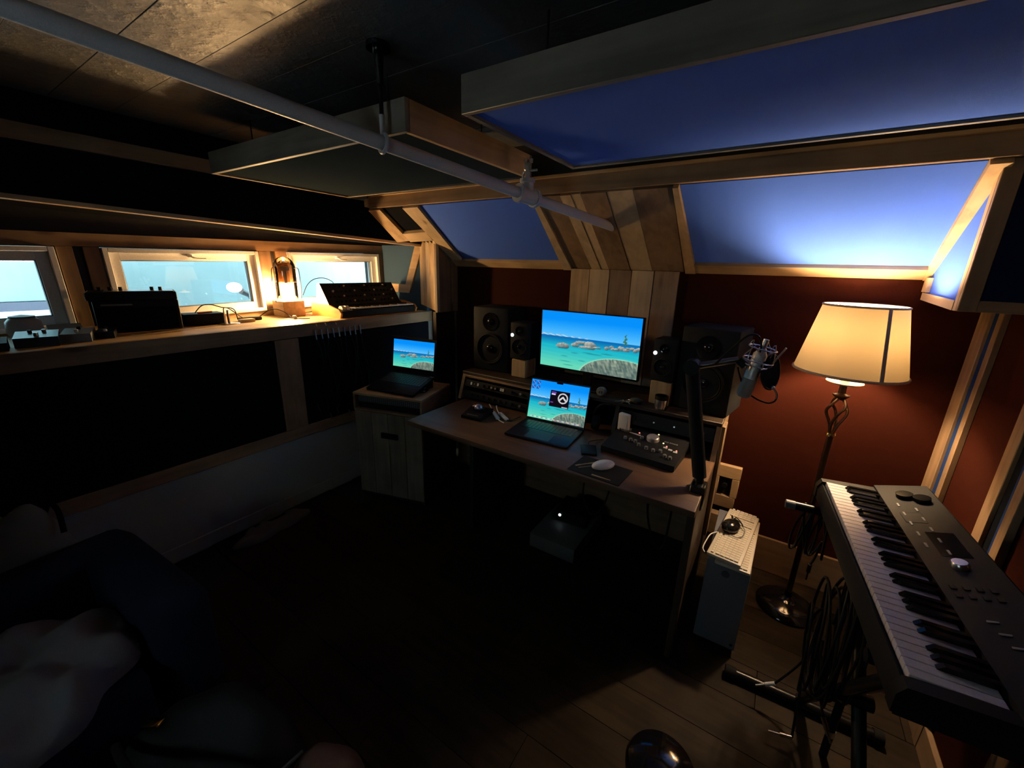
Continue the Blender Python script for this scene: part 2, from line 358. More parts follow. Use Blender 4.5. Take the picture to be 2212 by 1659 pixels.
b = BM(); prism(b, [(-2.12, 2.21, .0), (-2.12, 2.415, .0), (-2.12, 2.415, 1.285), (-2.12, 2.21, 1.285)], (-.03, 0, 0)); obj('post', b, darkwood('Z'), co)
# ---- sloped soffit over the desk
SL = .714; SN = Vector((0, -.581, -.814))
def sp(x, y, t=0.0): return Vector((x, y, 1.625 + SL*(YB-y))) + SN*t
def spoly(pts, t0, t1): return prism(BM(), [sp(x, y, t0) for x, y in pts], SN*(t1-t0))
so = struct(obj('wall_soffit', spoly([(-2.50, 1.94), (XR, 1.94), (XR, 2.43), (-2.10, 2.43), (-2.10, 2.19), (-2.47, 2.19)], -.05, -.03), M_blackpaint))
def strim(pts, m, t1=.012): return obj('trim_board', spoly(pts, -.03, t1), m, so)
strim([(-2.45, 1.935), (-2.335, 1.935), (-2.335, 2.185), (-2.475, 2.195)], pine('Y'))
strim([(-2.335, 2.125), (-2.10, 2.115), (-2.10, 2.185), (-2.335, 2.195)], pale('X'))
strim([(-2.12, 1.935), (-1.985, 1.935), (-1.995, 2.36), (-2.075, 2.36)], pale('Y'))
strim([(-2.095, 2.365), (-1.16, 2.365), (-1.15, 2.42), (-2.10, 2.42)], pine('X'))
strim([(-.45, 2.365), (.50, 2.365), (.51, 2.42), (-.455, 2.42)], pine('X'))
strim([(-1.165, 1.935), (-1.135, 1.935), (-1.135, 2.42), (-1.195, 2.42)], pale('Y'), .016)
strim([(-.468, 1.935), (-.445, 1.935), (-.41, 2.42), (-.462, 2.42)], pine('Y'), .016)
strim([(.455, 1.935), (.505, 1.935), (.515, 2.42), (.480, 2.42)], pine('Y'), .016)
ed = [-1.132, -1.005, -.945, -.895, -.765, -.640, -.470]; cols = ['b', 'p', 'p', 'b', 'p', 'b']
for i in range(6):
    m = brown('Y') if cols[i] == 'b' else pale('Y')
    b = spoly([(ed[i]+.0015, 1.937), (ed[i+1]-.0015, 1.937), (ed[i+1]-.0015, 2.42), (ed[i]+.0015, 2.42)], -.03, .004 + .003*(i % 2)); obj('plank', b, m, so)
ed = [-1.14, -1.012, -.885, -.752, -.625, -.489]
for i in range(5):
    bobj('plank', (brown, pale, brown, pale, brown)[i]('Z') if i else pine('Z'), wb, ed[i]+.0015, ed[i+1]-.0015, YB-.016-.002*(i % 2), YB, .95, 1.622, bev=.002)
# beam under the ceiling in front of the soffit
bm_ = struct(bobj('trim_3', brown('X'), None, -2.43, XR, 1.915, 1.938, 1.975, 2.053, bev=.002))
bobj('lip', pine('X'), bm_, -2.40, XR, 1.902, 1.9149, 2.043, 2.056, bev=.001)
bobj('end_block', pine('X'), bm_, -2.47, -2.43, 1.91, 1.945, 1.985, 2.035, bev=.003)
struct(bobj('wall_bulkhead', M_blackpaint, None, -2.5, XR, 1.96, 1.985, 1.99, ZC))
# ---- boxed soffit on the right wall
rs = struct(bobj('wall_boxed_soffit', M_blackpaint, None, .52, XR, 1.965, YB, 1.535, 2.0))
bobj('frame_board', brown('Z'), rs, .490, .535, 1.938, 1.958, 1.520, 1.975, bev=.002)
bobj('frame_board', brown('X'), rs, .535, XR, 1.938, 1.958, 1.520, 1.556, bev=.002)
bobj('fabric_face', M_fabnavy, rs, .535, XR, 1.947, 1.958, 1.556, 1.975)
def xpoly(pts, x0, x1): return prism(BM(), [(x0, y, z) for y, z in pts], (x1-x0, 0, 0))
obj('side_fabric', xpoly([(1.958, 1.94), (1.958, 1.54), (2.41, 1.54), (2.41, 1.63)], .499, .52), M_fabblue, rs)
obj('side_board', xpoly([(1.9585, 1.955), (1.9585, 1.52), (1.985, 1.52), (1.985, 1.935)], .490, .4985), pine('Z'), rs)
obj('side_board', xpoly([(1.986, 1.552), (1.986, 1.52), (2.40, 1.535), (2.40, 1.565)], .488, .4985), pale('Y'), rs)
obj('side_board', xpoly([(2.345, 1.567), (2.345, 1.625), (2.41, 1.625), (2.41, 1.567)], .486, .4985), pale('Z'), rs)
# ---- slat frames on the right wall
for (a, b, m, th) in ((2.315, 2.415, brown('Z'), .02), (2.248, 2.313, M_strip, .010), (2.206, 2.246, brown('Z'), .02), (1.80, 1.862, brown('Z'), .02),
                      (1.758, 1.798, M_fabblack, .010), (1.728, 1.757, M_strip, .012), (1.68, 1.726, brown('Z'), .02), (1.30, 1.36, brown('Z'), .02), (.80, .86, brown('Z'), .02)):
    bobj('slat', m, wr, XR-th, XR, a, b, 0, 1.53 if a > 1.9 else 2.15, bev=.002)
# outlet box framed in wood on the back wall
ob = thing('outlet_surround', 'square pine frame around a wall outlet beside the desk end', 'outlet', (-.085, YB, .46))
bobj('frame_board', pine('X'), ob, -.068, .068, -.03, 0, .05, .122, bev=.002); bobj('frame_board', brown('X'), ob, -.068, .060, -.03, 0, -.135, -.065, bev=.002)
bobj('frame_board', pine('Z'), ob, .030, .066, -.03, 0, -.064, .049, bev=.002); bobj('frame_board', pine('Z'), ob, -.068, -.036, -.03, 0, -.064, .049, bev=.002)
bobj('back_box', M_blackpaint, ob, -.036, .03, -.006, 0, -.064, .049)
pl = bobj('outlet_plate', M_dkgrey, ob, -.028, .022, -.010, -.006, -.06, .03, bev=.002); b = BM(); cyl(b, (-.003, -.035, .0), (-.003, -.010, .0), .014); obj('plug', b, M_blk, ob)
tag(bobj('wood_block', brown('X'), None, -.165, -.05, YB-.07, YB-.02, .16, .29, bev=.003), 'dark wooden block on the wall under the outlet frame', 'block')

# ---- outside the windows
gr = struct(bobj('ground_outside', M_ground, None, -9, XW-.22, -6, 9, .9, 1.12))
nb = sempty('neighbour_wall', (-5.75, 0, 1.12))
bobj('base_band', M_bluetrim, nb, -.1, .03, -6, 9, 0, .075)
for i in range(8): bobj('siding_board', M_siding, nb, -.1, -.002*(i % 2), -6, 9, .08+i*.36, .08+i*.36+.352, bev=.006)
sd = sempty('shed_wall', (-4.15, 0, 1.12))
for i in range(3): bobj('wall_sheet', M_siding, sd, -.06, 0, .95+i*1.22, .95+i*1.22+1.216, 0, 2.1, bev=.003)
fl_ = thing('flood_light', 'lit outdoor flood light on a conduit seen through the middle window', 'flood light', (-3.62, 1.50, 1.12))
b = BM(); cyl(b, (0, .16, 0), (0, .14, 1.0), .008); cyl(b, (0, .19, 0), (0, .17, 1.0), .008); obj('conduit', b, M_grey, fl_)
bobj('box', M_grey, fl_, -.03, .03, .12, .20, .19, .26, bev=.01); b = BM(); cyl(b, (0, .13, .22), (.02, .06, .26), .018, .024); obj('arm', b, M_grey, fl_)
b = BM(); ell(b, (.03, .01, .29), (.045, .055, .04)); obj('bulb', b, emit_mat('outdoor_bulb_glow', (1, .97, .9), 1.6), fl_)

# ================================================================== ACOUSTIC PANELS
def pillow(pf, nu, nv, bulge, N):
    bm = BM(); g = []
    for i in range(nu+1):
        rw = []
        for j in range(nv+1):
            u, v = i/nu, j/nv; k = (1-abs(2*u-1)**3)*(1-abs(2*v-1)**3)
            rw.append(bm.verts.new(pf(u, v) + N*(bulge*k)))
        g.append(rw)
    for i in range(nu):
        for j in range(nv): bm.faces.new((g[i][j], g[i+1][j], g[i+1][j+1], g[i][j+1]))
    h = []
    bd = [g[i][0] for i in range(nu+1)] + [g[nu][j] for j in range(1, nv+1)] + [g[i][nv] for i in range(nu-1, -1, -1)] + [g[0][j] for j in range(nv-1, 0, -1)]
    lo = [bm.verts.new(v.co - N*.02) for v in bd]
    for i in range(len(bd)): bm.faces.new((bd[i], bd[(i+1) % len(bd)], lo[(i+1) % len(bd)], lo[i]))
    bm.faces.new(lo); return bm
def quadf(q, t):
    q = [sp(*p, t) for p in q]
    return lambda u, v: q[0].lerp(q[1], u).lerp(q[3].lerp(q[2], u), v)
def apanel(label, bm, m=M_fabblue):
    return tag(obj('acoustic_panel', bm, m), label, 'acoustic panel')
apanel('small blue fabric panel in the sloped soffit left of the planks', pillow(quadf([(-1.98, 1.94), (-1.167, 1.94), (-1.196, 2.363), (-1.99, 2.363)], -.006), 16, 10, .012, SN))
apanel('large blue fabric panel in the sloped soffit above the floor lamp', pillow(quadf([(-.444, 1.94), (.454, 1.94), (.478, 2.363), (-.413, 2.363)], -.006), 20, 10, .012, SN))
apanel('narrow black fabric panel at the end of the sloped soffit', pillow(quadf([(-2.334, 1.94), (-2.121, 1.94), (-2.101, 2.113), (-2.334, 2.123)], -.012), 6, 6, .004, SN), M_fabblack)
def wallpanel(label, y0, y1, z0=.556, z1=1.148):
    N = Vector((1, 0, 0)); return apanel(label, pillow(lambda u, v: Vector((XL+.0215, y0+(y1-y0)*u, z0+(z1-z0)*v)), 14, 8, .006, N), M_fabblack)
wallpanel('long black fabric panel under the window ledge', YF+.05, 1.237)
wallpanel('short black fabric panel behind the hanging cables', 1.392, 2.55)
lt = struct(bobj('trim_4', brown('Y'), None, XL, XL+.022, YF, 2.60, .479, .553, bev=.002))
struct(bobj('trim_5', brown('Z'), None, XL, XL+.022, 1.24, 1.39, .5545, 1.149, bev=.002))
def cloud(label, x0, x1, y0, y1, fm, m1, m2, cz=2.0, h=.09):
    t = thing('ceiling_cloud', label, 'acoustic panel', ((x0+x1)/2, (y0+y1)/2, cz), group='acoustic clouds hung under the ceiling')
    a, b, d = (x1-x0)/2, (y1-y0)/2, .018
    bobj('frame_board', m1, t, -a, a, -b, -b+d, 0, h, bev=.0015); bobj('frame_board', m1, t, -a, a, b-d, b, 0, h, bev=.0015)
    bobj('frame_board', m2, t, -a, -a+d, -b+d, b-d, 0, h, bev=.0015); bobj('frame_board', m2, t, a-d, a, -b+d, b-d, 0, h, bev=.0015)
    N = Vector((0, 0, -1)); obj('fabric', pillow(lambda u, v: Vector((-a+d + (2*a-2*d)*u, -b+d + (2*b-2*d)*v, .008)), 16, 10, .004, N), fm, t)
    bobj('back_board', M_fabblack, t, -a+d, a-d, -b+d, b-d, h-.012, h-.004)
    for sx in (-.7, .7):
        for sy in (-.7, .7):
            q = BM(); cyl(q, (a*sx, b*sy, h-.004), (a*sx, b*sy, ZC-cz), .003, n=8); obj('hanger_wire', q, M_blkmetal, t)
    return t
cloud('black fabric ceiling cloud with pine frame, hung above the grey pipe', -2.32, -1.02, .955, 1.685, M_fabcharcoal, greywood('X'), pine('Y'))
cloud('blue fabric ceiling cloud in a weathered grey wood frame', -.785, .50, .93, 1.61, M_fabblue, greywood('X'), greywood('Y'))

# ---- grey pipe with hanger
pp_ = thing('overhead_pipe', 'grey painted pipe crossing below the ceiling into the plank soffit', 'pipe')
Pe = Vector((-.800, 2.131, 1.836)); Ph = Vector((-1.085, .924, 1.968)); pd = (Ph-Pe).normalized()
Pl = Pe + pd*3.4
b = BM(); cyl(b, Pe-pd*.03, Pl, .021, n=24); obj('tube', b, M_pipe, pp_)
tp = Pe + pd*(Pe-Ph).length*.50
b = BM(); cyl(b, tp-pd*.045, tp+pd*.045, .031, n=24); cyl(b, tp-pd*.052, tp-pd*.038, .036, n=24); cyl(b, tp+pd*.038, tp+pd*.052, .036, n=24); cyl(b, tp, tp+Vector((0, 0, .055)), .026, n=20); cyl(b, tp+Vector((0, 0, .048)), tp+Vector((0, 0, .062)), .031, n=20); obj('tee_fitting', b, M_pipe, pp_)
v0 = tp+Vector((0, 0, .062)); b = BM(); cyl(b, v0, v0+Vector((0, 0, .045)), .010, n=12); box(b, v0.x-.014, v0.x+.014, v0.y-.008, v0.y+.008, v0.z+.03, v0.z+.06, bev=.003); cyl(b, v0+Vector((-.012, 0, .06)), v0+Vector((-.012, 0, .075)), .006, n=10); cyl(b, v0+Vector((.014, 0, .058)), v0+Vector((.014, 0, .072)), .008, n=10); tube(b, [v0+Vector((-.012, 0, .03)), v0+Vector((-.022, 0, .02)), v0+Vector((-.02, 0, 0))], .004); cyl(b, v0+Vector((.008, 0, .03)), v0+Vector((.045, -.005, .028)), .005, n=8); obj('valve', b, M_steel, pp_)
b = BM(); u, v = _frame(pd)
tube(b, [Ph+(u*math.cos(a)+v*math.sin(a))*.025 for a in [k*math.pi/6 for k in range(12)]], .006, 8, 2, True); cyl(b, Ph+Vector((0, 0, .02)), Ph+Vector((0, 0, .075)), .008, n=12); obj('hanger_ring', b, M_pipe, pp_)
b = BM(); cyl(b, Ph+Vector((0, 0, .07)), (Ph.x, Ph.y, ZC-.09), .0065, n=12); cyl(b, (Ph.x, Ph.y, ZC-.10), (Ph.x, Ph.y, ZC-.012), .009, .016, n=16); cyl(b, (Ph.x, Ph.y, ZC-.014), (Ph.x, Ph.y, ZC-.001), .034, n=20); obj('hanger_rod', b, M_blkgloss, pp_)

# ================================================================== FLOOR LAMP
lp = thing('floor_lamp', 'bronze floor lamp with a glowing cream shade', 'floor lamp', (.285, 2.165, 0))
b = BM(); lathe(b, [(.0, 0), (.128, 0), (.130, .012), (.122, .026), (.095, .042), (.05, .054), (.03, .062), (.016, .075), (.014, .10), (0, .10)], 40); obj('base', b, M_blkgloss, lp)
b = BM(); cyl(b, (0, 0, .09), (0, 0, .945), .0125, n=20); obj('pole', b, M_bronze, lp)
b = BM(); lathe(b, [(0, .942), (.017, .942), (.020, .948), (.017, .956), (0, .956)], 24); obj('collar', b, M_brass, lp)
for k in range(4):
    a = k*math.pi/2 + .5; b = BM()
    tube(b, [(.008*math.cos(a+.0), .008*math.sin(a), .955), (.018*math.cos(a+.5), .018*math.sin(a+.5), 1.0), (.036*math.cos(a+1.1), .036*math.sin(a+1.1), 1.05), (.034*math.cos(a+1.7), .034*math.sin(a+1.7), 1.085), (.014*math.cos(a+2.2), .014*math.sin(a+2.2), 1.118)], .006, 8); obj('twisted_bar', b, M_bronze, lp)
b = BM(); lathe(b, [(0, 1.11), (.012, 1.11), (.03, 1.128), (.03, 1.134), (.014, 1.14), (.012, 1.19), (0, 1.19)], 24); obj('finial_cup', b, M_bronze, lp)
b = BM(); lathe(b, [(.0, 1.176), (.045, 1.180), (.066, 1.190), (.064, 1.194), (.04, 1.186), (0, 1.184)], 28); obj('drip_dish', b, M_cream, lp)
b = BM(); cyl(b, (0, 0, 1.185), (0, 0, 1.336), .016, n=16); obj('socket', b, M_cream, lp)
b = BM(); lathe(b, [(.013, 1.335), (.018, 1.355), (.03, 1.388), (.032, 1.408), (.026, 1.433), (0, 1.443)], 20); obj('bulb', b, M_bulb, lp)
sb, st, zb, zt = .192, .136, 1.232, 1.512
sh = obj('shade', lathe(BM(), [(sb, zb), (sb+(st-sb)*.33, zb+(zt-zb)*.33), (sb+(st-sb)*.66, zb+(zt-zb)*.66), (st, zt)], 64, caps=False), M_shade, lp)
b = BM(); tube(b, [(sb*math.cos(k*math.pi/16), sb*math.sin(k*math.pi/16), zb+.004) for k in range(32)], .0055, 8, 1, True); obj('rim', b, mat('shade_trim', (.42, .33, .24), .9), sh)
b = BM(); tube(b, [(st*math.cos(k*math.pi/16), st*math.sin(k*math.pi/16), zt-.003) for k in range(32)], .0045, 8, 1, True); obj('rim', b, mat('shade_trim', (.42, .33, .24), .9), sh)
b = BM(); sa = -1.12; dr = Vector((math.cos(sa), math.sin(sa), 0)); tn = Vector((-dr.y, dr.x, 0))
prism(b, [dr*(sb+.001)-tn*.007+Vector((0, 0, zb)), dr*(sb+.001)+tn*.007+Vector((0, 0, zb)), dr*(st+.001)+tn*.006+Vector((0, 0, zt)), dr*(st+.001)-tn*.006+Vector((0, 0, zt))], dr*.002); obj('seam', b, mat('shade_trim', (.42, .33, .24), .9), sh)
for k in range(3):
    a = k*2.094; b = BM(); cyl(b, (0, 0, 1.462), (st*math.cos(a), st*math.sin(a), zt-.01), .0022, n=6); obj('spoke', b, M_brass, lp)
b = BM(); tube(b, [(.0, .035, 1.30), (0, .055, 1.40), (0, .03, 1.455), (0, 0, 1.464), (0, -.03, 1.455), (0, -.055, 1.40), (0, -.035, 1.30)], .002, 6); obj('harp', b, M_brass, lp)

# ================================================================== WINDOW LEDGE AND WHAT STANDS ON IT
SZ = 1.235
sf = thing('window_ledge_shelf', 'long pine shelf under the windows with a plank front', 'shelf', (XL, .6, 0))
for i in range(4):
    bobj('plank', pine('Y'), sf, -.534+.1345*i, -.534+.1345*i+.1325, YF-.6, 2.0, 1.2125, SZ, bev=.0015)
bobj('front_board', brown('Y'), sf, .001, .022, YF-.6, 2.0, 1.152, SZ-.001, bev=.002)
# cylinder lamp
cl = thing('cylinder_lamp', 'glowing cylinder lamp with smoked glass dome on a wood block', 'table lamp', (-3.005, 1.605, SZ))
bobj('base', pine('X'), cl, -.075, .075, -.078, .078, 0, .108, bev=.003)
def dome(r, z0, z1, cap):
    pr = [(r, z0), (r, (z0+z1)/2), (r, z1)]
    if cap: pr += [(r*math.cos(a), z1 + r*math.sin(a)) for a in (.25, .5, .8, 1.1, 1.35, 1.5)] + [(.001, z1+r)]
    return pr
obj('clear_sleeve', lathe(BM(), dome(.070, .110, .235, False), 40, caps=False), M_clear, cl)
obj('smoked_dome', lathe(BM(), dome(.0705, .236, .345, True), 40, caps=False), M_smoke, cl)
b = BM(); lathe(b, [(.0, .112), (.030, .112), (.030, .20), (.022, .222), (0, .228)], 24); obj('glow_tube', b, M_tubeglow, cl)
b = BM(); cyl(b, (0, 0, .108), (0, 0, .113), .06, n=32); obj('socket_plate', b, M_cream, cl)
b = BM(); cyl(b, (0, 0, .228), (0, 0, .33), .010, n=16); cyl(b, (0, 0, .32), (0, 0, .345), .03, n=20); obj('inner_stem', b, M_blkmetal, cl)
for s in (-1, 1):
    b = BM(); tube(b, [(.0, s*.066, .335), (.01, s*.083, .338), (.012, s*.096, .325), (.012, s*.100, .27), (.012, s*.102, .20), (.012, s*.092, .10)], .0028, 8); obj('wire_handle', b, M_blkmetal, cl)
# analog synthesizer
sy = thing('desktop_synthesizer', 'black analog synthesizer with raised knob panel and wooden end cheeks', 'synthesizer', (-2.735, 2.11, SZ))
# local: front towards +x, width along y
W2 = .365
obj('body', prism(BM(), [(.135, -W2+.016, .004), (.135, -W2+.016, .05), (.05, -W2+.016, .062), (-.02, -W2+.016, .062), (-.05, -W2+.016, .085), (-.21, -W2+.016, .07), (-.21, -W2+.016, .004)], (0, 2*W2-.032, 0)), M_blk, sy)
for s in (-1, 1):
    y0 = -W2 if s < 0 else W2-.015
    obj('end_cheek', prism(BM(), [(.13, y0, 0), (.145, y0, .035), (.12, y0, .062), (0, y0, .085), (-.215, y0, .09), (-.215, y0, 0)], (0, .015, 0)), wood('orange_cheek', (.62, .27, .06), 'X', knots=False), sy)
pn = obj('control_panel', prism(BM(), [(-.03, -W2+.03, .075), (-.135, -W2+.03, .232), (-.16, -W2+.03, .226), (-.19, -W2+.03, .08)], (0, 2*W2-.06, 0)), M_blk, sy)
obj('panel_side', prism(BM(), [(-.028, -W2+.027, .075), (-.135, -W2+.027, .236), (-.16, -W2+.027, .230), (-.19, -W2+.027, .08)], (0, .003, 0)), M_whitepl, sy)
kb = BM(); lathe(kb, [(0, 0), (.0085, 0), (.0085, .004), (.0065, .012), (0, .0125)], 12); bmesh.ops.recalc_face_normals(kb, faces=kb.faces[:]); km = bpy.data.meshes.new('knob'); kb.to_mesh(km); kb.free(); km.materials.append(M_dkgrey)
km2 = km.copy(); km2.materials.clear(); km2.materials.append(M_steel)
pdv = Vector((-.105, 0, .157)); pnv = Vector((.157, 0, .105)).normalized(); kr = Matrix.Rotation(math.atan2(pnv.x, pnv.z), 3, 'Y').to_euler()
for i in range(17):
    for j in range(4):
        if (i*7+j*3) % 11 == 0: continue
        p = Vector((-.03, 0, .075)) + pdv*(.16+.23*j) + Vector((0, -W2+.07+i*.037, 0)) + pnv*.0005
        inst('knob', km if (i*3+j) % 5 else km2, pn, p, kr)
wk = 22; kw = (2*W2-.16)/wk
wkb = box(BM(), 0, .088, .0008, kw-.0008, 0, .010, bev=.0015); bmesh.ops.recalc_face_normals(wkb, faces=wkb.faces[:]); wkm = bpy.data.meshes.new('white_key'); wkb.to_mesh(wkm); wkb.free(); wkm.materials.append(M_whitepl)
bkb = box(BM(), 0, .055, -.006, .006, 0, .010, bev=.002); bmesh.ops.recalc_face_normals(bkb, faces=bkb.faces[:]); bkm = bpy.data.meshes.new('black_key'); bkb.to_mesh(bkm); bkb.free(); bkm.materials.append(M_blk)
for i in range(wk):
    inst('white_key', wkm, sy, (.045, -W2+.13+i*kw, .058))
    if i % 7 in (0, 1, 3, 4, 5) and i < wk-1: inst('black_key', bkm, sy, (.046, -W2+.13+(i+1)*kw, .066))
for s in (0, 1): b = BM(); cyl(b, (.075, -W2+.045+.035*s, .055), (.075, -W2+.07+.035*s, .055), .027, n=20); obj('mod_wheel', b, M_ivory, sy)
tag(obj('patch_cable', tube(BM(), [(-2.90, 1.66, SZ+.15), (-2.90, 1.70, SZ+.22), (-2.90, 1.76, SZ+.262), (-2.90, 1.84, SZ+.268), (-2.885, 1.89, SZ+.245), (-2.88, 1.90, SZ+.224)], .0028, 8), M_blk), 'thin grey cable arching from the cylinder lamp to the synthesizer', 'cable')
tag(obj('coiled_cable', tube(BM(), [(-2.86, 2.40, SZ+.02), (-2.84, 2.44, SZ+.07), (-2.80, 2.50, SZ+.075), (-2.74, 2.50, SZ+.04), (-2.72, 2.45, SZ+.008), (-2.66, 2.46, SZ+.006), (-2.64, 2.52, SZ+.006)], .005, 8), M_blk), 'short black cable curled on the ledge beyond the synthesizer', 'cable')
# black combo box with a mixer-like unit on top
ab = thing('amplifier_box', 'black amplifier box carrying a knobbed unit on the ledge', 'amplifier', (-2.93, .745, SZ), R(-15))
bobj('cabinet', M_blk, ab, -.10, .10, -.17, .17, .004, .165, bev=.008, seg=2); bobj('front_grille', M_fabblack, ab, .1002, .106, -.155, .155, .015, .130); bobj('label_strip', M_grey, ab, .1002, .108, -.14, -.02, .140, .148, bev=.001)
tu = thing('effects_unit', 'pale-sided effects unit with knobs on top of the amplifier box', 'effects unit', (-2.93, .745, SZ+.166), R(-15))
bobj('body', M_dkgrey, tu, -.11, .11, -.185, .168, .0, .042, bev=.006, seg=2); bobj('side_plate', mat('pale_grey', (.45, .48, .48), .5), tu, -.105, .105, -.190, -.1855, .002, .040, bev=.001); bobj('top_plate', M_silver, tu, -.10, .10, -.12, .158, .0421, .046, bev=.001)
for y_ in (-.135, -.095, -.055, .07, .105): b = BM(); cyl(b, (.03, y_, .046), (.03, y_, .064), .008, n=14); obj('knob', b, M_blk, tu)
sbx = thing('power_box', 'low black power box behind a clutter of cables on the ledge', 'power box', (-2.92, 1.03, SZ), R(-6))
bobj('body', M_blk, sbx, -.07, .05, -.10, .10, .003, .068, bev=.005, seg=2); bobj('switch', M_rubber, sbx, .0505, .053, -.06, -.045, .03, .045)
tag(obj('loose_cable', tube(BM(), [(-2.88, .98, SZ+.075), (-2.88, 1.02, SZ+.115), (-2.88, 1.07, SZ+.118), (-2.87, 1.12, SZ+.10), (-2.86, 1.18, SZ+.085), (-2.85, 1.19, SZ+.02)], .003, 8), M_blk), 'black cable arching over the low power box', 'cable')
tag(obj('red_pen', cyl(BM(), (-2.90, 1.00, SZ+.073), (-2.915, 1.08, SZ+.073), .005, n=10), mat('red_plastic', (.5, .08, .04), .4)), 'red pen lying on the low power box', 'pen')
ms = thing('jack_stand', 'shiny metal plate with an upright jack plug near the ledge edge', 'jack stand', (-2.835, 1.13, SZ), R(10))
bobj('plate', M_silver, ms, -.04, .04, -.045, .045, 0, .006, bev=.002); b = BM(); cyl(b, (0, -.02, .006), (0, -.02, .055), .006, n=12); cyl(b, (0, -.02, .055), (0, -.02, .075), .004, n=12); obj('plug', b, M_silver, ms); bobj('upright', M_silver, ms, -.008, .008, .0, .006, .006, .085, bev=.001)
obj('lead', tube(BM(), [(0, -.02, .074), (0, -.014, .10), (-.01, .02, .092), (-.02, .07, .055), (-.03, .11, .025)], .003, 8), M_blk, ms)
tag(obj('wall_charger', box(BM(), -2.94, -2.90, 1.225, 1.36, SZ, SZ+.022, bev=.005, seg=2), M_dkgrey), 'flat dark charger lying between jack stand and cylinder lamp', 'charger')
tag(obj('phone_box', box(BM(), -2.88, -2.83, 1.20, 1.285, SZ, SZ+.02, bev=.004, seg=2), mat('tan_card', (.45, .33, .2), .7)), 'small tan box lying on the ledge beside the jack stand', 'box')
lampc = thing('lamp_cord', 'lamp cord with a cream inline switch in front of the cylinder lamp', 'cord', (0, 0, 0))
obj('wire', tube(BM(), [(-2.95, 1.36, SZ+.012), (-2.93, 1.42, SZ+.055), (-2.93, 1.46, SZ+.063), (-2.925, 1.50, SZ+.05), (-2.915, 1.53, SZ+.03), (-2.87, 1.53, SZ+.012), (-2.82, 1.52, SZ+.006), (-2.76, 1.55, SZ+.004), (-2.74, 1.60, SZ+.004)], .003, 8), M_blk, lampc)
b = BM(); ell(b, (-2.80, 1.525, SZ+.013), (.022, .014, .012)); obj('switch', b, M_ivory, lampc)
# pedals and bits at the far end of the ledge
def pedal(label, loc, rz, s, m, kn=2):
    p = thing('effects_pedal', label, 'effects pedal', loc, rz)
    obj('case', prism(BM(), [(s[0]/2, -s[1]/2, .0), (s[0]/2, -s[1]/2, s[2]*.75), (-s[0]/2, -s[1]/2, s[2]), (-s[0]/2, -s[1]/2, 0)], (0, s[1], 0)), m, p)
    for k in range(kn):
        b = BM(); cyl(b, (-s[0]*.25, (k-(kn-1)/2)*s[1]*.32, s[2]*.90), (-s[0]*.22, (k-(kn-1)/2)*s[1]*.32, s[2]*.93+.012), .007, n=12); obj('knob', b, M_steel if k % 2 else M_blk, p)
    b = BM(); cyl(b, (s[0]*.22, 0, s[2]*.78), (s[0]*.22, 0, s[2]*.83+.012), .008, n=14); obj('foot_switch', b, M_silver, p); return p
pedal('grey slant-topped effects pedal with a silver foot switch', (-2.72, .455, SZ), R(-20), (.12, .10, .052), M_grey, 1)
pedal('small black effects pedal against the amplifier box', (-2.74, .555, SZ), R(-20), (.09, .065, .04), M_blk, 1)
pedal('wide dark blue effects pedal with two pale knobs', (-2.70, .325, SZ), R(-12), (.13, .13, .055), mat('dark_blue_metal', (.03, .045, .075), .35, metal=.3), 2)
pedal('charcoal effects pedal at the end of the row of pedals', (-2.66, .19, SZ), R(-8), (.11, .09, .045), M_dkgrey, 2)
mg = thing('glass_jar', 'pale round jar standing behind the pedals at the window', 'jar', (-2.99, .33, SZ))
obj('body', lathe(BM(), [(0, 0), (.05, 0), (.062, .03), (.058, .075), (.045, .09), (.04, .09), (.0, .085)], 28), mat('pale_ceramic', (.35, .40, .45), .3), mg); obj('lid', lathe(BM(), [(0, .0905), (.043, .0905), (.043, .10), (0, .108)], 24), M_grey, mg)
tag(obj('folded_paper', prism(BM(), [(-3.04, .40, SZ), (-3.0, .40, SZ+.05), (-2.96, .40, SZ)], (0, .12, 0)), mat('pale_paper', (.45, .55, .55), .8)), 'pale folded paper tent leaning at the window corner', 'paper')
# cables hanging from the shelf front
for i in range(9):
    y0 = 1.50 + i*.043; ln = .44 + .12*((i*5) % 7)/7; ph = i*1.7
    c_ = thing('hanging_cable', 'black instrument cable hung by its silver plug from the shelf front', 'cable', (XL+.032, y0, 1.20), group='cables hung from the shelf front')
    b = BM(); cyl(b, (0, 0, -.012), (.002, .004, -.075), .0045, n=10); obj('plug', b, M_steel, c_)
    pts = [(.002, .004, -.075)] + [(.012+.010*math.sin(ph+k), .006+.022*math.sin(ph*1.3+k*.9)+.008*k*(i-4)*.15, -.075-ln*k/5) for k in range(1, 6)]
    obj('cord', tube(BM(), pts, .0042, 8), M_blk, c_)
    e = Vector(pts[-1]); b = BM(); cyl(b, e, e+Vector((.0, .008, -.05)), .0045, n=10); obj('plug', b, M_steel, c_)
for y_ in (1.512, 1.578, 1.653):
    h_ = tag(obj('shelf_hook', tube(BM(), [(XL+.0225, y_, 1.225), (XL+.034, y_, 1.223), (XL+.038, y_, 1.212), (XL+.042, y_, 1.216)], .003, 8), M_silver), 'tiny silver hook screwed into the shelf front', 'hook', 'hooks on the shelf front')

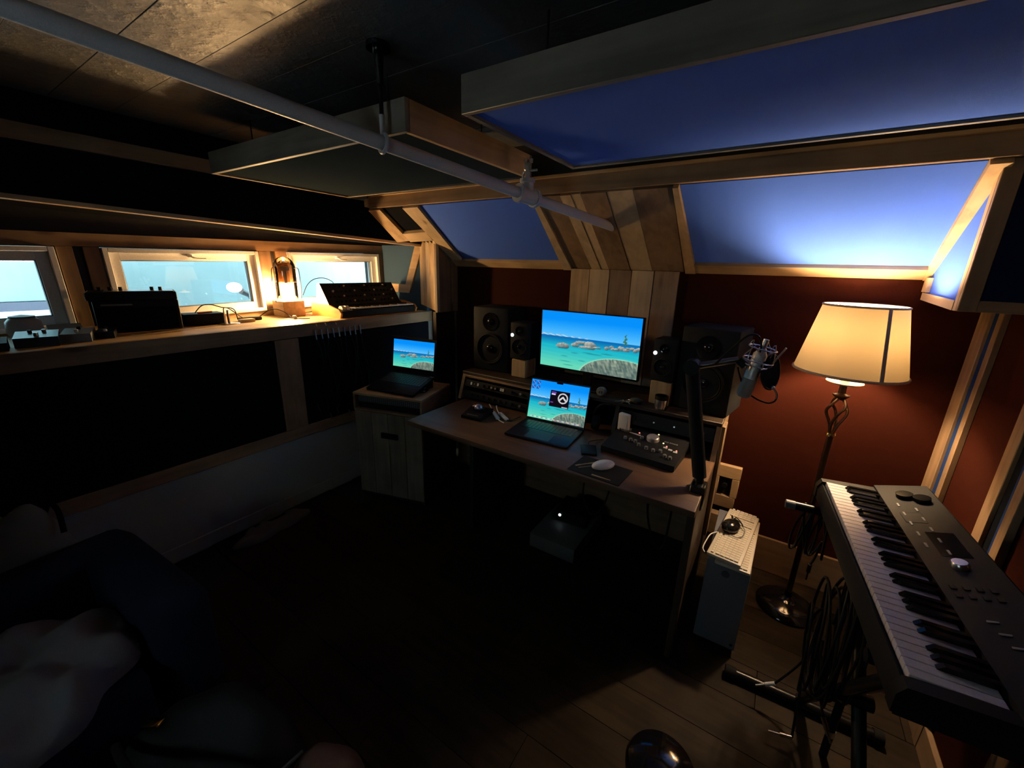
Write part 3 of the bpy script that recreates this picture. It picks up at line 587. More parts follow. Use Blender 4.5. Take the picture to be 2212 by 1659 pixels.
# ================================================================== SCREEN PICTURES
def lin(c): return tuple((v/12.92 if v <= .04045 else ((v+.055)/1.055)**2.4) for v in c)
def mixc(a, b, t): t = max(0, min(1, t)); return tuple(a[i]+(b[i]-a[i])*t for i in range(3))
rnd = random.Random(3)
SHOALS = [  (rnd.uniform(.1, .8), rnd.uniform(.06, .36), rnd.uniform(.03, .08), rnd.uniform(.006, .014)) for _ in range(16)]
ROCKS = [(.245, .40, .075, .055), (.375, .44, .045, .040), (.44, .49, .07, .035), (.53, .46, .06, .075), (.50, .42, .085, .03), (.60, .44, .04, .02)]
ROCKS += [(.70+.03*k+rnd.uniform(-.01, .01), .455+.02*math.sin(k*1.9)+.004*k, .022+.01*rnd.random(), .022+.012*rnd.random()) for k in range(11)]
def hsh(i, j): 
    n = math.sin(i*127.1+j*311.7)*43758.5453; return n-math.floor(n)
def vn(x, y):
    i, j = math.floor(x), math.floor(y); fx, fy = x-i, y-j; fx = fx*fx*(3-2*fx); fy = fy*fy*(3-2*fy)
    return (hsh(i, j)*(1-fx)+hsh(i+1, j)*fx)*(1-fy)+(hsh(i, j+1)*(1-fx)+hsh(i+1, j+1)*fx)*fy
def lake(u, v):
    hz = .565 - .035*u*.0
    if v > hz:
        c = mixc((.36, .72, .93), (.02, .53, .93), (v-hz)/.30)
        m = hz + .035*(1-abs(u-.12)/.5)*(1+.35*math.sin(u*55)*math.sin(u*23+1))
        if v < m: c = mixc((.40, .62, .80), (.75, .86, .92), .5+.5*math.sin(u*90+v*200))
    else:
        t = (hz-v)/hz
        c = mixc((.03, .36, .66), (.10, .68, .76), t/.28) if t < .28 else mixc((.10, .68, .76), (.38, .80, .68), (t-.28)/.6)
        c = mixc(c, (.05, .50, .60), .18*(math.sin(v*90+u*9)*.5+.5)*(1-t))
        for x, y, a, b in SHOALS:
            d = ((u-x)/a)**2+((v-y)/b)**2
            if d < 1: c = mixc(c, (.10, .48, .50), .65*(1-d))
    if abs(u-.865) < .035 and .55 < v < .72:
        k = (.72-v)/.17
        if abs(u-.865-.006*math.sin(v*80)) < .004 + .022*k*(.55+.45*math.sin(v*140)): c = (.22, .42, .30)
    for x, y, a, b in ROCKS:
        d = ((u-x)/a)**2+((v-y)/b)**2
        d += .35*(vn(u*60+x*9, v*60)-.5)
        if d < 1 and v > y-b*.6:
            k = (v-y)/b; c = mixc((.30, .36, .38), (.84, .84, .78), .45+.6*k-.3*(u-x)/a)
            c = mixc(c, (.25, .29, .31), .55*vn(u*70, v*90))
        elif d < 1.1 and y-b*.9 < v <= y-b*.6: c = mixc(c, (.08, .36, .42), .7)
    d = ((u-.84)/.40)**2+((v+.07)/.36)**2
    if d < 1: c = mixc((.14, .24, .25), (.62, .66, .58), .15+.7*vn(u*75+v*18, v*16)*(.5+.9*max(0, v+.05)*2.2)+.25*vn(u*30, v*40))
    elif d < 1.14: c = mixc((.62, .82, .68), c, (d-1)/.14)
    return c
def laptop_pic(u, v):
    c = lake(u, v)
    for ix in range(2):
        for iy in range(2):
            x, y = .045+.085*ix, .93-.125*iy
            if abs(u-x) < .033 and abs(v-y) < .045: c = mixc((.12, .30, .62), (.5, .7, .95), .8 if abs((u-x)*14+(v-y)*9) < .12 else .05)
    if .36 < u < .70 and .37 < v < .79:
        c = (.055, .035, .075)
        d = math.hypot((u-.585)*1.55, v-.615)
        if .105 < d < .135: c = (.78, .77, .78)
        elif d < .105 and abs((v-.645) + abs(u-.585)*1.5) < .028 and v > .55: c = (.80, .79, .80)
        if .38 < u < .46 and .72 < v < .755: c = (.42, .20, .65)
        if .38 < u < .45 and .68 < v < .71: c = (.85, .82, .88)
        if .375 < u < .425 and .47 < v < .495: c = (.45, .22, .70)
        if .58 < u < .68 and .385 < v < .405: c = (.75, .70, .75)
    if .06 < u < .94 and .018 < v < .055: c = mixc(c, [(.85, .35, .35), (.4, .6, .9), (.9, .8, .4), (.9, .9, .95), (.8, .85, .9)][int(u*60) % 5], .75 if (u*45) % 1 > .25 else .35)
    if abs(u-.5) < .055 and v > .965: c = (0, 0, 0)
    return c
def screen_mesh(bm_name, w_, h_, f, nu, nv):
    vs_, fs, cs = [], [], []
    for j in range(nv+1):
        for i in range(nu+1):
            u, v = i/nu, j/nv; vs_.append(((u-.5)*w_, 0, v*h_)); cs.append((*lin(f(u, v)), 1))
    for j in range(nv):
        for i in range(nu): a = j*(nu+1)+i; fs.append((a, a+1, a+nu+2, a+nu+1))
    me = bpy.data.meshes.new(bm_name); me.from_pydata(vs_, [], fs)
    at = me.color_attributes.new('picture', 'FLOAT_COLOR', 'POINT')
    at.data.foreach_set('color', [x for c in cs for x in c]); me.materials.append(M_screen); return me

# ================================================================== STUDIO DESK
DZ = .76
dk = thing('studio_desk', 'dark wood studio desk with a raised rack hutch along the wall', 'desk', (-.905, 1.95, 0))
DX = .775
bobj('desktop', wood('walnut_top', (.125, .068, .036), 'X', rough=.42, knots=False), dk, -DX, DX, -.465, .44, DZ-.03, DZ, bev=.006, seg=2)
bobj('side_panel', M_blackpaint, dk, -DX+.25, -DX+.28, -.20, .42, 0, DZ-.031, bev=.003); bobj('side_panel', darkwood('Z'), dk, DX-.03, DX-.001, -.42, .43, 0, DZ-.031, bev=.003)
bobj('back_panel', darkwood('X'), dk, -DX+.285, DX-.035, .38, .40, .25, DZ-.031)
HZ = .94
bobj('hutch_top', darkwood('X'), dk, -DX-.04, DX, .085, .455, HZ-.02, HZ, bev=.003)
def hside(x0, x1, m): return obj('hutch_side', prism(BM(), [(x0, .03, DZ+.0005), (x0, .085, HZ-.021), (x0, .445, HZ-.021), (x0, .445, DZ+.0005)], (x1-x0, 0, 0)), m, dk)
hside(-DX-.035, -DX-.012, brown('Y')); hside(-.27, -.25, darkwood('Y')); hside(.26, .28, darkwood('Y')); hside(DX-.022, DX, brown('Y'))
# face frame of the rack opening
fa = math.atan2(.055, HZ-DZ-.02)
bobj('rack_lip', brown('X'), dk, -DX-.012, -.27, .072, .090, HZ-.034, HZ-.0205, bev=.002)
bobj('end_trim', brown('Z'), dk, DX+.0005, DX+.018, .05, .14, .35, HZ-.004, bev=.002)
bobj('hutch_back', M_blackpaint, dk, -DX-.01, DX-.023, .425, .444, DZ+.001, HZ-.021)
def rackunit(label, x0, x1, z0, z1, y0, kn, m):
    t = thing('rack_unit', label, 'rack unit', (-.905+(x0+x1)/2, 1.95+y0, DZ+z0), rot=(-fa, 0, 0)); a = (x1-x0)/2; h = z1-z0
    bobj('face', m, t, -a, a, 0, .012, 0, h, bev=.001); bobj('chassis', M_blk, t, -a+.02, a-.02, .0121, .20, .004, h-.006)
    for (x, kind) in kn:
        if kind == 'k': b = BM(); cyl(b, (x, 0, h/2), (x, -.014, h/2), .009, n=14); obj('knob', b, M_dkgrey, t)
        elif kind == 'w': bobj('button', M_whitepl, t, x-.006, x+.006, -.003, 0, h*.3, h*.72)
        elif kind == 's': b = BM(); cyl(b, (x, 0, h/2), (x, -.012, h/2), .008, n=14); obj('knob', b, M_silver, t)
        else: b = BM(); cyl(b, (x, 0, h*.5), (x, -.003, h*.5), .004, n=10); obj('jack', b, M_silver, t)
    return t
rackunit('black rack processor with white buttons in the upper left slot of the desk', -.775, -.275, .088, .132, .063, [(-.20, 'w'), (-.175, 'j'), (-.145, 'w'), (-.10, 'k'), (-.06, 'k'), (-.03, 's'), (.0, 's'), (.04, 'w'), (.056, 'w'), (.12, 'k'), (.18, 'j'), (.20, 'j'), (.19, 's')], M_blk)
rackunit('grey rack preamp with dark knobs in the lower left slot of the desk', -.775, -.275, .018, .062, .042, [(-.18+.045*k, 'k') for k in range(8)] + [(.20, 's')], M_dkgrey)
rackunit('black rack interface in the right slot of the desk behind the controller', .285, .75, .083, .15, .062, [(-.15, 'k'), (-.05, 'j'), (.05, 'j'), (.18, 's')], M_blk)
# ---- monitor
def display(name, label, cat, loc, w_, h_, pic, nu, nv, rz=0):
    t = thing(name, label, cat, loc, rz); return t
mo = thing('monitor', 'large flat monitor showing a turquoise lake, centred on the desk', 'monitor', (-.889, 2.16, HZ))
bobj('housing', M_blk, mo, -.308, .308, -.004, .03, .093, .443, bev=.004, seg=2)
o = bpy.data.objects.new('screen', screen_mesh('screen', .602, .334, lake, 200, 110)); C.objects.link(o); o.parent = mo; o.location = (0, -.0046, .105)
bobj('neck', M_blkmetal, mo, -.03, .03, .03, .055, .012, .25, bev=.004); bobj('foot', M_blkmetal, mo, -.11, .11, -.06, .12, .0, .012, bev=.004)
# ---- near laptop
lt_ = thing('laptop', 'open dark laptop on the desk showing a black splash window over the lake', 'laptop', (-.944, 1.80, DZ), R(5))
bobj('base', mat('midnight_metal', (.014, .017, .028), .38, metal=.5), lt_, -.178, .178, -.135, .125, .002, .016, bev=.004, seg=2)
def keyfield(x0, x1, y0, y1, z, nx, ny, gap, h):
    b = BM(); dx, dy = (x1-x0)/nx, (y1-y0)/ny
    for i in range(nx):
        for j in range(ny): box(b, x0+i*dx+gap, x0+(i+1)*dx-gap, y0+j*dy+gap, y0+(j+1)*dy-gap, z, z+h)
    return b
stuff(obj('keys', keyfield(-.15, .15, -.005, .105, .016, 14, 6, .0015, .0012), mat('key_black', (.02, .021, .026), .35), lt_)); bobj('trackpad', mat('trackpad', (.018, .021, .034), .5), lt_, -.07, .07, -.125, -.02, .0161, .0166)
lb = bobj('lid', mat('midnight_metal', (.014, .017, .028), .38, metal=.5), lt_, -.178, .178, 0, .006, .002, .244, bev=.003, loc=(0, .126, .012), rot=(R(-14), 0, 0))
o = bpy.data.objects.new('screen', screen_mesh('screen', .345, .222, laptop_pic, 190, 122)); C.objects.link(o); o.parent = lb; o.location = (0, -.0006, .014)
# ---- studio speakers
def speaker(name, label, loc, rz, W_, H_, D_, led, big=True):
    t = thing(name, label, 'speaker', loc, rz)
    bobj('cabinet', M_dkgrey, t, -W_/2, W_/2, 0, D_, .004, H_, bev=.008, seg=2)
    rw = W_*.36; zw = H_*.36; zt = H_*.78
    mt = Matrix.Rotation(R(90), 4, 'X')
    def cone(name, z, r, m, deep):
        b = BM(); lathe(b, [(r*1.10, 0), (r*1.10, .006), (r*.98, .007), (r*.92, .003), (r*.88, .006), (r*.80, -.002), (r*.30, -deep), (r*.26, -deep+.004), (r*.12, -deep+.010), (0, -deep+.012)], 36, mtx=mt, c=(0, 0, z), caps=False); return obj(name, b, m, t)
    wf = cone('woofer', zw, rw, M_blk, .0); 
    obj('surround', tube(BM(), [(rw*1.0*math.cos(k*math.pi/14), -.006, zw+rw*1.0*math.sin(k*math.pi/14)) for k in range(28)], rw*.06, 8, 1, True), M_rubber, wf)
    b = BM(); ell(b, (0, -.005, zw), (rw*.26, .010, rw*.26)); obj('dust_cap', b, M_blkgloss, wf)
    b = BM(); lathe(b, [(rw*.62, 0), (rw*.60, .004), (rw*.30, -.0), (rw*.22, .001)], 32, mtx=mt, c=(0, 0, zt), caps=False); tw = obj('waveguide', b, M_blkgloss, t)
    b = BM(); ell(b, (0, -.002, zt), (rw*.22, .009, rw*.22)); obj('tweeter', b, M_blkgloss, tw)
    b = BM(); cyl(b, (led[0], -.003, led[1]), (led[0], .001, led[1]), led[2], n=12); obj('power_light', b, led[3], t)
    return t
speaker('studio_monitor_speaker', 'big black studio speaker beside the wooden corner column', (-1.575, 2.15, HZ), R(4), .272, .425, .24, (.0, .245, .0045, M_led_b))
speaker('studio_monitor_speaker', 'big black studio speaker behind the boom microphone', (-.255, 2.13, HZ), R(-9), .262, .425, .25, (.0, .252, .0045, M_led_b))
def block(label, x, y, w_, h_, d): return tag(obj('wooden_riser', box(BM(), x-w_/2, x+w_/2, y, y+d, HZ, HZ+h_, bev=.003), pine('Z')), label, 'block')
block('wooden riser block under the small speaker beside the far big speaker', -1.332, 2.125, .105, .115, .13)
block('wooden riser block under the small speaker near the metal cup', -.452, 2.135, .105, .125, .13)
speaker('small_speaker', 'small black desktop speaker on a wooden block left of the monitor', (-1.327, 2.12, HZ+.116), R(3), .135, .235, .14, (-.052, .155, .011, M_led_w))
speaker('small_speaker', 'small black desktop speaker on a wooden block right of the monitor', (-.452, 2.12, HZ+.126), R(-5), .118, .225, .12, (-.046, .15, .010, M_led_w))
# ---- odds and ends on the hutch
sp_ = thing('smart_plug', 'round white wall adapter lying on the hutch under the monitor', 'adapter', (-.752, 2.085, HZ)); b = BM(); lathe(b, [(0, -.018), (.022, -.018), (.026, -.012), (.026, .012), (.022, .018), (0, .018)], 24, mtx=Matrix.Rotation(R(80), 4, 'X'), c=(0, 0, .0265)); obj('body', b, M_grey, sp_)
b = BM(); box(b, -.008, -.004, -.03, -.018, .02, .034); box(b, .004, .008, -.03, -.018, .02, .034); obj('prongs', b, M_steel, sp_)
ky = thing('key_bunch', 'bunch of keys with brass blades on the hutch', 'keys', (-.605, 2.075, HZ))
obj('ring', tube(BM(), [(.02*math.cos(k*.785), .02*math.sin(k*.785), .004+.006*math.sin(k*1.57)) for k in range(8)], .0018, 6, 3, True), M_steel, ky)
for k in range(5):
    a = -2.4 + k*.7; b = BM(); cyl(b, (.026*math.cos(a), .026*math.sin(a), .003+.002*k), (.026*math.cos(a), .026*math.sin(a), .0055+.002*k), .011, n=14); box(b, .034, .066, -.003, .003, .003+.002*k, .0052+.002*k, mtx=Matrix.Rotation(a, 4, 'Z')); obj('key', b, M_brass if k % 2 else M_steel, ky)
b = BM(); ell(b, (.05, .012, .014), (.035, .022, .014)); obj('fob', b, mat('dark_green_leather', (.03, .04, .03), .7), ky)
cp = thing('metal_cup', 'shiny metal cup with a black rim beside the wooden block', 'cup', (-.425, 2.068, HZ)); obj('body', lathe(BM(), [(0, 0), (.025, 0), (.031, .02), (.032, .052), (.0305, .052), (.028, .006), (0, .006)], 28), M_silver, cp); b = BM(); lathe(b, [(.0308, .0522), (.033, .0525), (.033, .072), (.0305, .072)], 28, caps=False); obj('rim', b, M_blk, cp)
# ---- things on the desktop
tb = thing('trackball', 'black trackball mouse with a silver ball on the desktop', 'trackball', (-1.40, 1.79, DZ), R(6))
obj('base', prism(BM(), [(-.066, -.075, 0), (-.066, -.075, .018), (-.066, .05, .045), (-.066, .075, .035), (-.066, .075, 0)], (.132, 0, 0)), M_blk, tb)
b = BM(); lathe(b, [(.028, .0), (.036, .003), (.037, .010), (.030, .012)], 28, c=(0, .015, .036), caps=False); obj('scroll_ring', b, M_blkgloss, tb); b = BM(); ell(b, (0, .015, .046), (.027, .027, .025), 24); obj('ball', b, mat('silver_ball', (.5, .46, .62), .15, metal=.6), tb)
bobj('sticker', M_ivory, tb, -.055, -.018, .03, .052, .0425, .0455); text_part('lettering', 'KENSINGTON', .012, mat('print_grey', (.4, .4, .4), .6), tb, (0, -.055, .0236), (R(12), 0, 0))
for i, (x, y_, a) in enumerate(((-1.309, 1.848, R(50)), (-1.262, 1.862, R(56)))):
    ad = thing('display_adapter', ('white display adapter with a short tail, next to the trackball', 'white display adapter nearer the laptop hinge')[i], 'adapter', (x, y_, DZ), a)
    bobj('body', M_whitepl, ad, -.012, .012, -.06, .06, 0, .014, bev=.005, seg=2); obj('lead', tube(BM(), [(0, .060, .006), (-.004, .08, .012), (-.002, .105, .024), (.006, .13, .03)] if i else [(0, .060, .006), (.0, .08, .012), (-.002, .11, .024), (-.004, .14, .03)], .003, 8), M_whitepl, ad)
    if i == 0: obj('tail', tube(BM(), [(0, -.060, .006), (.004, -.085, .005), (.018, -.12, .004)], .003, 8), M_whitepl, ad)
obj('lead', tube(BM(), [(0, -.060, .006), (.02, -.07, .004), (.06, -.05, .004), (.10, -.03, .005)], .002, 8), M_blk, ad)
mp_ = thing('mouse_pad', 'black mouse pad with gold printed strokes at the desk edge', 'mouse pad', (-.545, 1.585, DZ), R(-3))
bobj('mat', M_rubber, mp_, -.12, .12, -.085, .085, .0, .003, bev=.001)
gold = mat('gold_print', (.40, .24, .06), .5)
b = BM(); 
for (x0, y0, x1, y1, wd) in ((-.105, -.035, -.045, .055, .010), (-.10, -.02, -.03, .06, .005), (-.085, -.045, -.035, .02, .004), (-.01, -.066, .075, -.062, .012)):
    d = Vector((x1-x0, y1-y0, 0)).normalized(); s_ = Vector((-d.y, d.x, 0))*wd/2
    prism(b, [Vector((x0, y0, .0031))-s_, Vector((x1, y1, .0031))-s_*.4, Vector((x1, y1, .0031))+s_*.4, Vector((x0, y0, .0031))+s_], (0, 0, .0002))
obj('print', b, gold, mp_)
ms_ = thing('white_mouse', 'smooth white computer mouse on the mouse pad', 'mouse', (-.545, 1.622, DZ+.0031), R(-31))
b = BM(); ell(b, (0, 0, .006), (.034, .060, .020), 24); obj('shell', b, M_whitepl, ms_); bobj('underside', M_dkgrey, ms_, -.022, .022, -.045, .045, 0, .004, bev=.002)
hdv = thing('portable_drive', 'thin rounded black portable drive between laptop and controller', 'hard drive', (-.665, 1.74, DZ), R(25)); bobj('case', M_blk, hdv, -.038, .038, -.055, .055, 0, .011, bev=.005, seg=2); obj('lead', tube(BM(), [(0, .055, .005), (.005, .09, .01), (.03, .12, .006), (.08, .14, .006)], .0022, 8), M_blk, hdv)
# monitor controller
bk = thing('monitor_controller', 'black monitor controller with a big silver volume knob', 'controller', (-.435, 1.905, DZ), R(-3))
obj('case', prism(BM(), [(-.175, -.14, .004), (-.175, -.14, .030), (-.175, .12, .068), (-.175, .14, .06), (-.175, .14, .004)], (.35, 0, 0)), M_dkgrey, bk)
ta = math.atan2(.038, .26)
def onb(x, y, h=0): return (x, y - h*math.sin(ta), .030 + (y+.14)*.038/.26 + h*math.cos(ta))
def bknob(name, x, y, r, h, m): b = BM(); lathe(b, [(0, 0), (r, 0), (r*.95, h*.8), (r*.82, h), (0, h)], 20); return obj(name, b, m, bk, onb(x, y), (ta, 0, 0))
bknob('volume_knob', .02, .035, .031, .020, mat('satin_silver', (.60, .56, .56), .35, metal=.5))
for i in range(4):
    for j in range(2): bknob('toggle', -.155+.014*i+.006*j, .045+.025*j, .005, .012, M_steel)
for x, y_ in ((-.10, -.02), (-.07, -.025), (-.045, -.028), (-.02, -.05), (.02, -.06), (.055, -.065), (.115, -.085), (.14, -.09), (.085, -.055), (-.03, .02)): bknob('knob', x, y_, .009, .013, M_grey)
bobj('display_strip', mat('pale_label', (.75, .72, .68), .5), bk, -.03, .03, -.004, .004, 0, .002, loc=onb(-.075, .045), rot=(ta, 0, -.12))
for i, (x, y_) in enumerate(((.095, -.012), (.12, -.020), (.145, -.028))):
    bobj('lit_button', M_whitepl, bk, -.009, .009, -.006, .006, 0, .005, loc=onb(x, y_), rot=(ta, 0, 0), bev=.001)
    if i != 1: b = BM(); ell(b, (0, 0, 0), (.004, .004, .003), 10); obj('red_light', b, M_led_r, bk, onb(x+.002, y_+.016, .002))
b = BM(); ell(b, (0, 0, 0), (.004, .004, .003), 10); obj('red_light', b, M_led_r, bk, onb(-.058, .064, .002))
for x, y_ in ((.03, .095), (.075, .025)): b = BM(); ell(b, (0, 0, 0), (.004, .004, .003), 10); obj('yellow_light', b, M_led_g, bk, onb(x, y_, .002))
text_part('lettering', 'BIG KNOB', .014, mat('print_grey', (.4, .4, .4), .6), bk, onb(.105, .045, .0006), (ta, 0, -.02))
for i in range(4):
    x = (-.05, -.03, .09, .125)[i]; p = Vector(onb(x, .13)); b = BM(); cyl(b, p+Vector((0, .01, -.01)), p+Vector((.004, .045, -.006)), .007, n=12); pl_ = obj('cable_plug', b, M_silver, bk); obj('lead', tube(BM(), [p+Vector((.004, .045, -.006)), p+Vector((.01, .08, .0)), p+Vector((.02, .10, -.03))], .004, 8), M_blk, pl_)
cb = thing('power_brick', 'white square power brick standing upright behind the controller', 'charger', (-.575, 1.975, DZ+.042), R(-14)); bobj('body', M_whitepl, cb, -.030, .030, -.015, .015, 0, .105, bev=.007, seg=3); b = BM(); prism(b, [(-.02, -.0142, .045), (-.008, -.0142, .052), (-.006, -.0142, .058), (-.018, -.0142, .052)], (0, -.0004, 0)); obj('mark', b, M_grey, cb)
tag(obj('wooden_shim', box(BM(), -.615, -.535, 1.952, 1.998, DZ, DZ+.0418, bev=.002), darkwood('X')), 'dark wooden shim under the white power brick', 'block')
hp = thing('headphones', 'black headphones resting behind the laptop lid on the desktop', 'headphones', (-.69, 2.03, DZ), R(12))
for s in (-1, 1): b = BM(); lathe(b, [(0, -.02), (.038, -.02), (.043, -.008), (.043, .012), (.03, .02), (0, .018)], 24, mtx=Matrix.Rotation(R(90), 4, 'Y'), c=(s*.055, 0, .045)); obj('ear_cup', b, M_blk, hp)
obj('headband', tube(BM(), [(-.068, 0, .06), (-.072, 0, .10), (-.045, 0, .145), (0, 0, .158), (.045, 0, .145), (.072, 0, .10), (.068, 0, .06)], .006, 8), M_blk, hp)

# ================================================================== BOOM MICROPHONE
bo = thing('microphone_boom_arm', 'thick black boom arm clamped to the desk end, folded at the elbow', 'boom arm', (-.150, 1.675, DZ))
bobj('clamp', M_blkmetal, bo, -.03, .028, -.045, .03, -.075, .03, bev=.005); b = BM(); cyl(b, (0, -.01, -.16), (0, -.01, -.075), .007, n=12); cyl(b, (0, -.01, -.165), (0, -.01, -.155), .02, n=16); obj('clamp_screw', b, M_blkmetal, bo)
E0 = Vector((0, 0, .03)); E1 = Vector((-.098, .01, .50)); E2 = Vector((.055, .025, .552))
b = BM(); cyl(b, E0, E0+(E1-E0)*.12, .016, n=16); obj('riser', b, M_blkmetal, bo)
b = BM(); tube(b, [E0+(E1-E0)*.06, E0+(E1-E0)*.1, E0+(E1-E0)*.5, E1], .027, 16, 4); obj('lower_arm', b, M_rubber, bo)
b = BM(); cyl(b, E1+Vector((0, -.032, .004)), E1+Vector((0, .03, .004)), .030, n=24); obj('elbow', b, M_blk, bo)
b = BM(); cyl(b, E1+Vector((.01, 0, .006)), E2, .0135, .012, n=16); obj('upper_arm', b, mat('satin_black_tube', (.22, .20, .20), .3, metal=.85), bo)
b = BM(); cyl(b, E2, E2+Vector((.025, 0, -.02)), .016, n=14); obj('tip_joint', b, M_blk, bo)
obj('cable', tube(BM(), [E1+Vector((.08, -.02, .03)), E1+Vector((.13, -.02, .10)), E1+Vector((.17, -.02, .148)), E1+Vector((.20, -.015, .15)), E1+Vector((.215, -.01, .12)), E1+Vector((.215, 0, .09))], .0035, 8), M_blk, bo)
mt0 = Vector((-.028, 1.70, 1.352)); mt1 = Vector((-.060, 1.70, 1.172)); ax = (mt1-mt0).normalized()
q = Vector((0, 0, -1)).rotation_difference(ax)
mi = thing('condenser_microphone', 'silver condenser microphone hung upside down in a wire shock mount', 'microphone', mt0, rot=q.to_euler())
L_ = (mt1-mt0).length
b = BM(); lathe(b, [(0, .012), (.012, .012), (.016, .0), (.023, -.012), (.0235, -L_*.58), (0, -L_*.58)], 28); obj('body', b, mat('satin_nickel', (.62, .60, .57), .42, metal=.55), mi)
b = BM(); lathe(b, [(0, -L_*.585), (.0245, -L_*.585), (.0250, -L_*.93), (.019, -L_*.985), (0, -L_)], 28); gq = obj('grille', b, mat('mesh_grille', (.34, .32, .29), .6, metal=.35, bump=.6, bscale=1500), mi)
b = BM(); cyl(b, (0, 0, .012), (0, 0, .045), .0095, n=16); obj('connector', b, M_steel, mi)
smn = thing('shock_mount', 'silver wire cat-cradle shock mount around the microphone', 'shock mount', mt0, rot=q.to_euler())
for (r, z) in ((.046, .012), (.050, -.035), (.036, -.055)):
    obj('wire_ring', tube(BM(), [(r*math.cos(k*math.pi/8), r*math.sin(k*math.pi/8), z) for k in range(16)], .0022, 8, 2, True), M_silver, smn)
for k in range(6):
    a = k*math.pi/3; p = [(.046*math.cos(a), .046*math.sin(a), .012), (.040*math.cos(a+.5), .040*math.sin(a+.5), .035 if k % 2 else -.005), (.050*math.cos(a+.9), .050*math.sin(a+.9), -.035), (.036*math.cos(a+1.2), .036*math.sin(a+1.2), -.055), (.03*math.cos(a+1.2), .03*math.sin(a+1.2), -.072)]
    obj('elastic', tube(BM(), p, .0018, 6, 3), M_silver, smn)
b = BM(); cyl(b, (.047, 0, -.03), (.066, -.01, .035), .003, n=8); obj('tension_rod', b, M_steel, smn)
pf = thing('pop_filter', 'round black pop filter on a curved gooseneck behind the microphone', 'pop filter', (.012, 1.735, 1.276))
mt = Matrix.Rotation(R(66), 4, 'Z') @ Matrix.Rotation(R(80), 4, 'X')
obj('hoop', tube(BM(), [mt @ Vector((.066*math.cos(k*math.pi/10), .066*math.sin(k*math.pi/10), 0)) for k in range(20)], .004, 8, 2, True), M_blk, pf)
b = BM(); lathe(b, [(0, -.002), (.064, -.002), (.064, .002), (0, .002)], 32, mtx=mt); obj('mesh_screen', b, M_fabblack, pf)
obj('gooseneck', tube(BM(), [(-.105, -.04, .008), (-.09, -.04, -.03), (-.07, -.038, -.07), (-.035, -.03, -.100), (.01, -.02, -.115), (.032, -.012, -.104), (.033, -.006, -.078), (.018, 0, -.058)], .0035, 10), mat('black_chrome', (.10, .08, .06), .22, metal=.9), pf)
b = BM(); ell(b, (.018, 0, -.060), (.008, .008, .008), 10); obj('joint', b, M_silver, pf)

# ================================================================== CABINET IN THE CORNER
cabt = thing('file_cabinet', 'grey wood cabinet in the corner with a recessed dark handle', 'cabinet', (-2.13, 1.875, 0), R(16.5))
bobj('carcass', greywood('Z'), cabt, -.255, .255, -.20, .21, .03, .655, bev=.003); bobj('plinth', M_blackpaint, cabt, -.245, .245, -.19, .20, 0, .03)
for k in range(4): bobj('front_plank', greywood('Z'), cabt, -.255+.1275*k+.001, -.255+.1275*(k+1)-.001, -.214, -.2005, .035, .652, bev=.002)
bobj('handle', M_blk, cabt, -.055, .075, -.219, -.2145, .475, .515, bev=.006, seg=2)
bx_ = thing('rack_case', 'light wooden rack case on the corner cabinet holding a vented unit', 'rack case', (-2.13, 1.875, .656), R(16.5))
for nm, bb_ in (('top_board', (-.262, .262, -.215, .215, .108, .124)), ('bottom_board', (-.262, .262, -.215, .215, 0, .012)), ('side_board', (-.262, -.246, -.215, .215, .0121, .1079)), ('side_board', (.246, .262, -.215, .215, .0121, .1079))): bobj(nm, pine('X') if 'top' in nm else brown('Y'), bx_, *bb_, bev=.002)
vu = thing('vented_rack_unit', 'grey rack unit with rows of holes inside the wooden rack case', 'rack unit', (-2.13, 1.875, .670), R(16.5))
bobj('chassis', M_blk, vu, -.235, .235, -.19, .18, 0, .088); bobj('vent_panel', mat('vent_grey', (.22, .23, .25), .45, metal=.4), vu, -.232, .232, -.197, -.1905, .045, .084, bev=.002)
b = BM()
for i in range(30):
    for j in range(3): box(b, -.222+i*.0152, -.222+i*.0152+.009, -.1985, -.1972, .050+j*.011, .056+j*.011)
stuff(obj('vent_holes', b, M_blackpaint, vu))
la2 = thing('dark_laptop', 'open black laptop with a small lake picture on the corner cabinet', 'laptop', (-2.115, 1.845, .781), R(10))
tl = Matrix.Rotation(R(14), 4, 'X')
wd = thing('laptop_wedge', 'black wedge stand lifting the back of the corner laptop', 'laptop stand', (-2.115, 1.845, .781), R(10))
obj('wedge', prism(BM(), [(-.17, -.11, 0), (-.17, .135, .0), (-.17, .135, .058)], (.34, 0, 0)), M_rubber, wd); bobj('lip', M_rubber, wd, -.17, .17, -.118, -.1102, 0, .012)
b = BM(); box(b, -.195, .195, -.125, .135, .0, .018, bev=.004, seg=2); lbase = obj('base', b, M_blk, la2, loc=(0, -.01, .031), rot=(R(14), 0, 0))
stuff(obj('keys', keyfield(-.17, .17, -.01, .12, .018, 15, 6, .002, .0015), mat('key_grey', (.035, .036, .04), .5), lbase))
lid2 = bobj('lid', M_blk, la2, -.195, .195, 0, .008, 0, .262, bev=.003, loc=(0, .128, .078), rot=(R(-8), 0, 0))
o = bpy.data.objects.new('screen', screen_mesh('screen', .352, .198, lake, 110, 62)); C.objects.link(o); o.parent = lid2; o.location = (0, -.0006, .042)
sm2 = thing('small_black_mouse', 'small black mouse beside the corner laptop', 'mouse', (-1.945, 1.875, .781), R(-20)); b = BM(); ell(b, (0, 0, .012), (.028, .045, .016)); obj('shell', b, M_blkgloss, sm2); bobj('wheel', M_silver, sm2, -.004, .004, .012, .026, .022, .030, bev=.002)

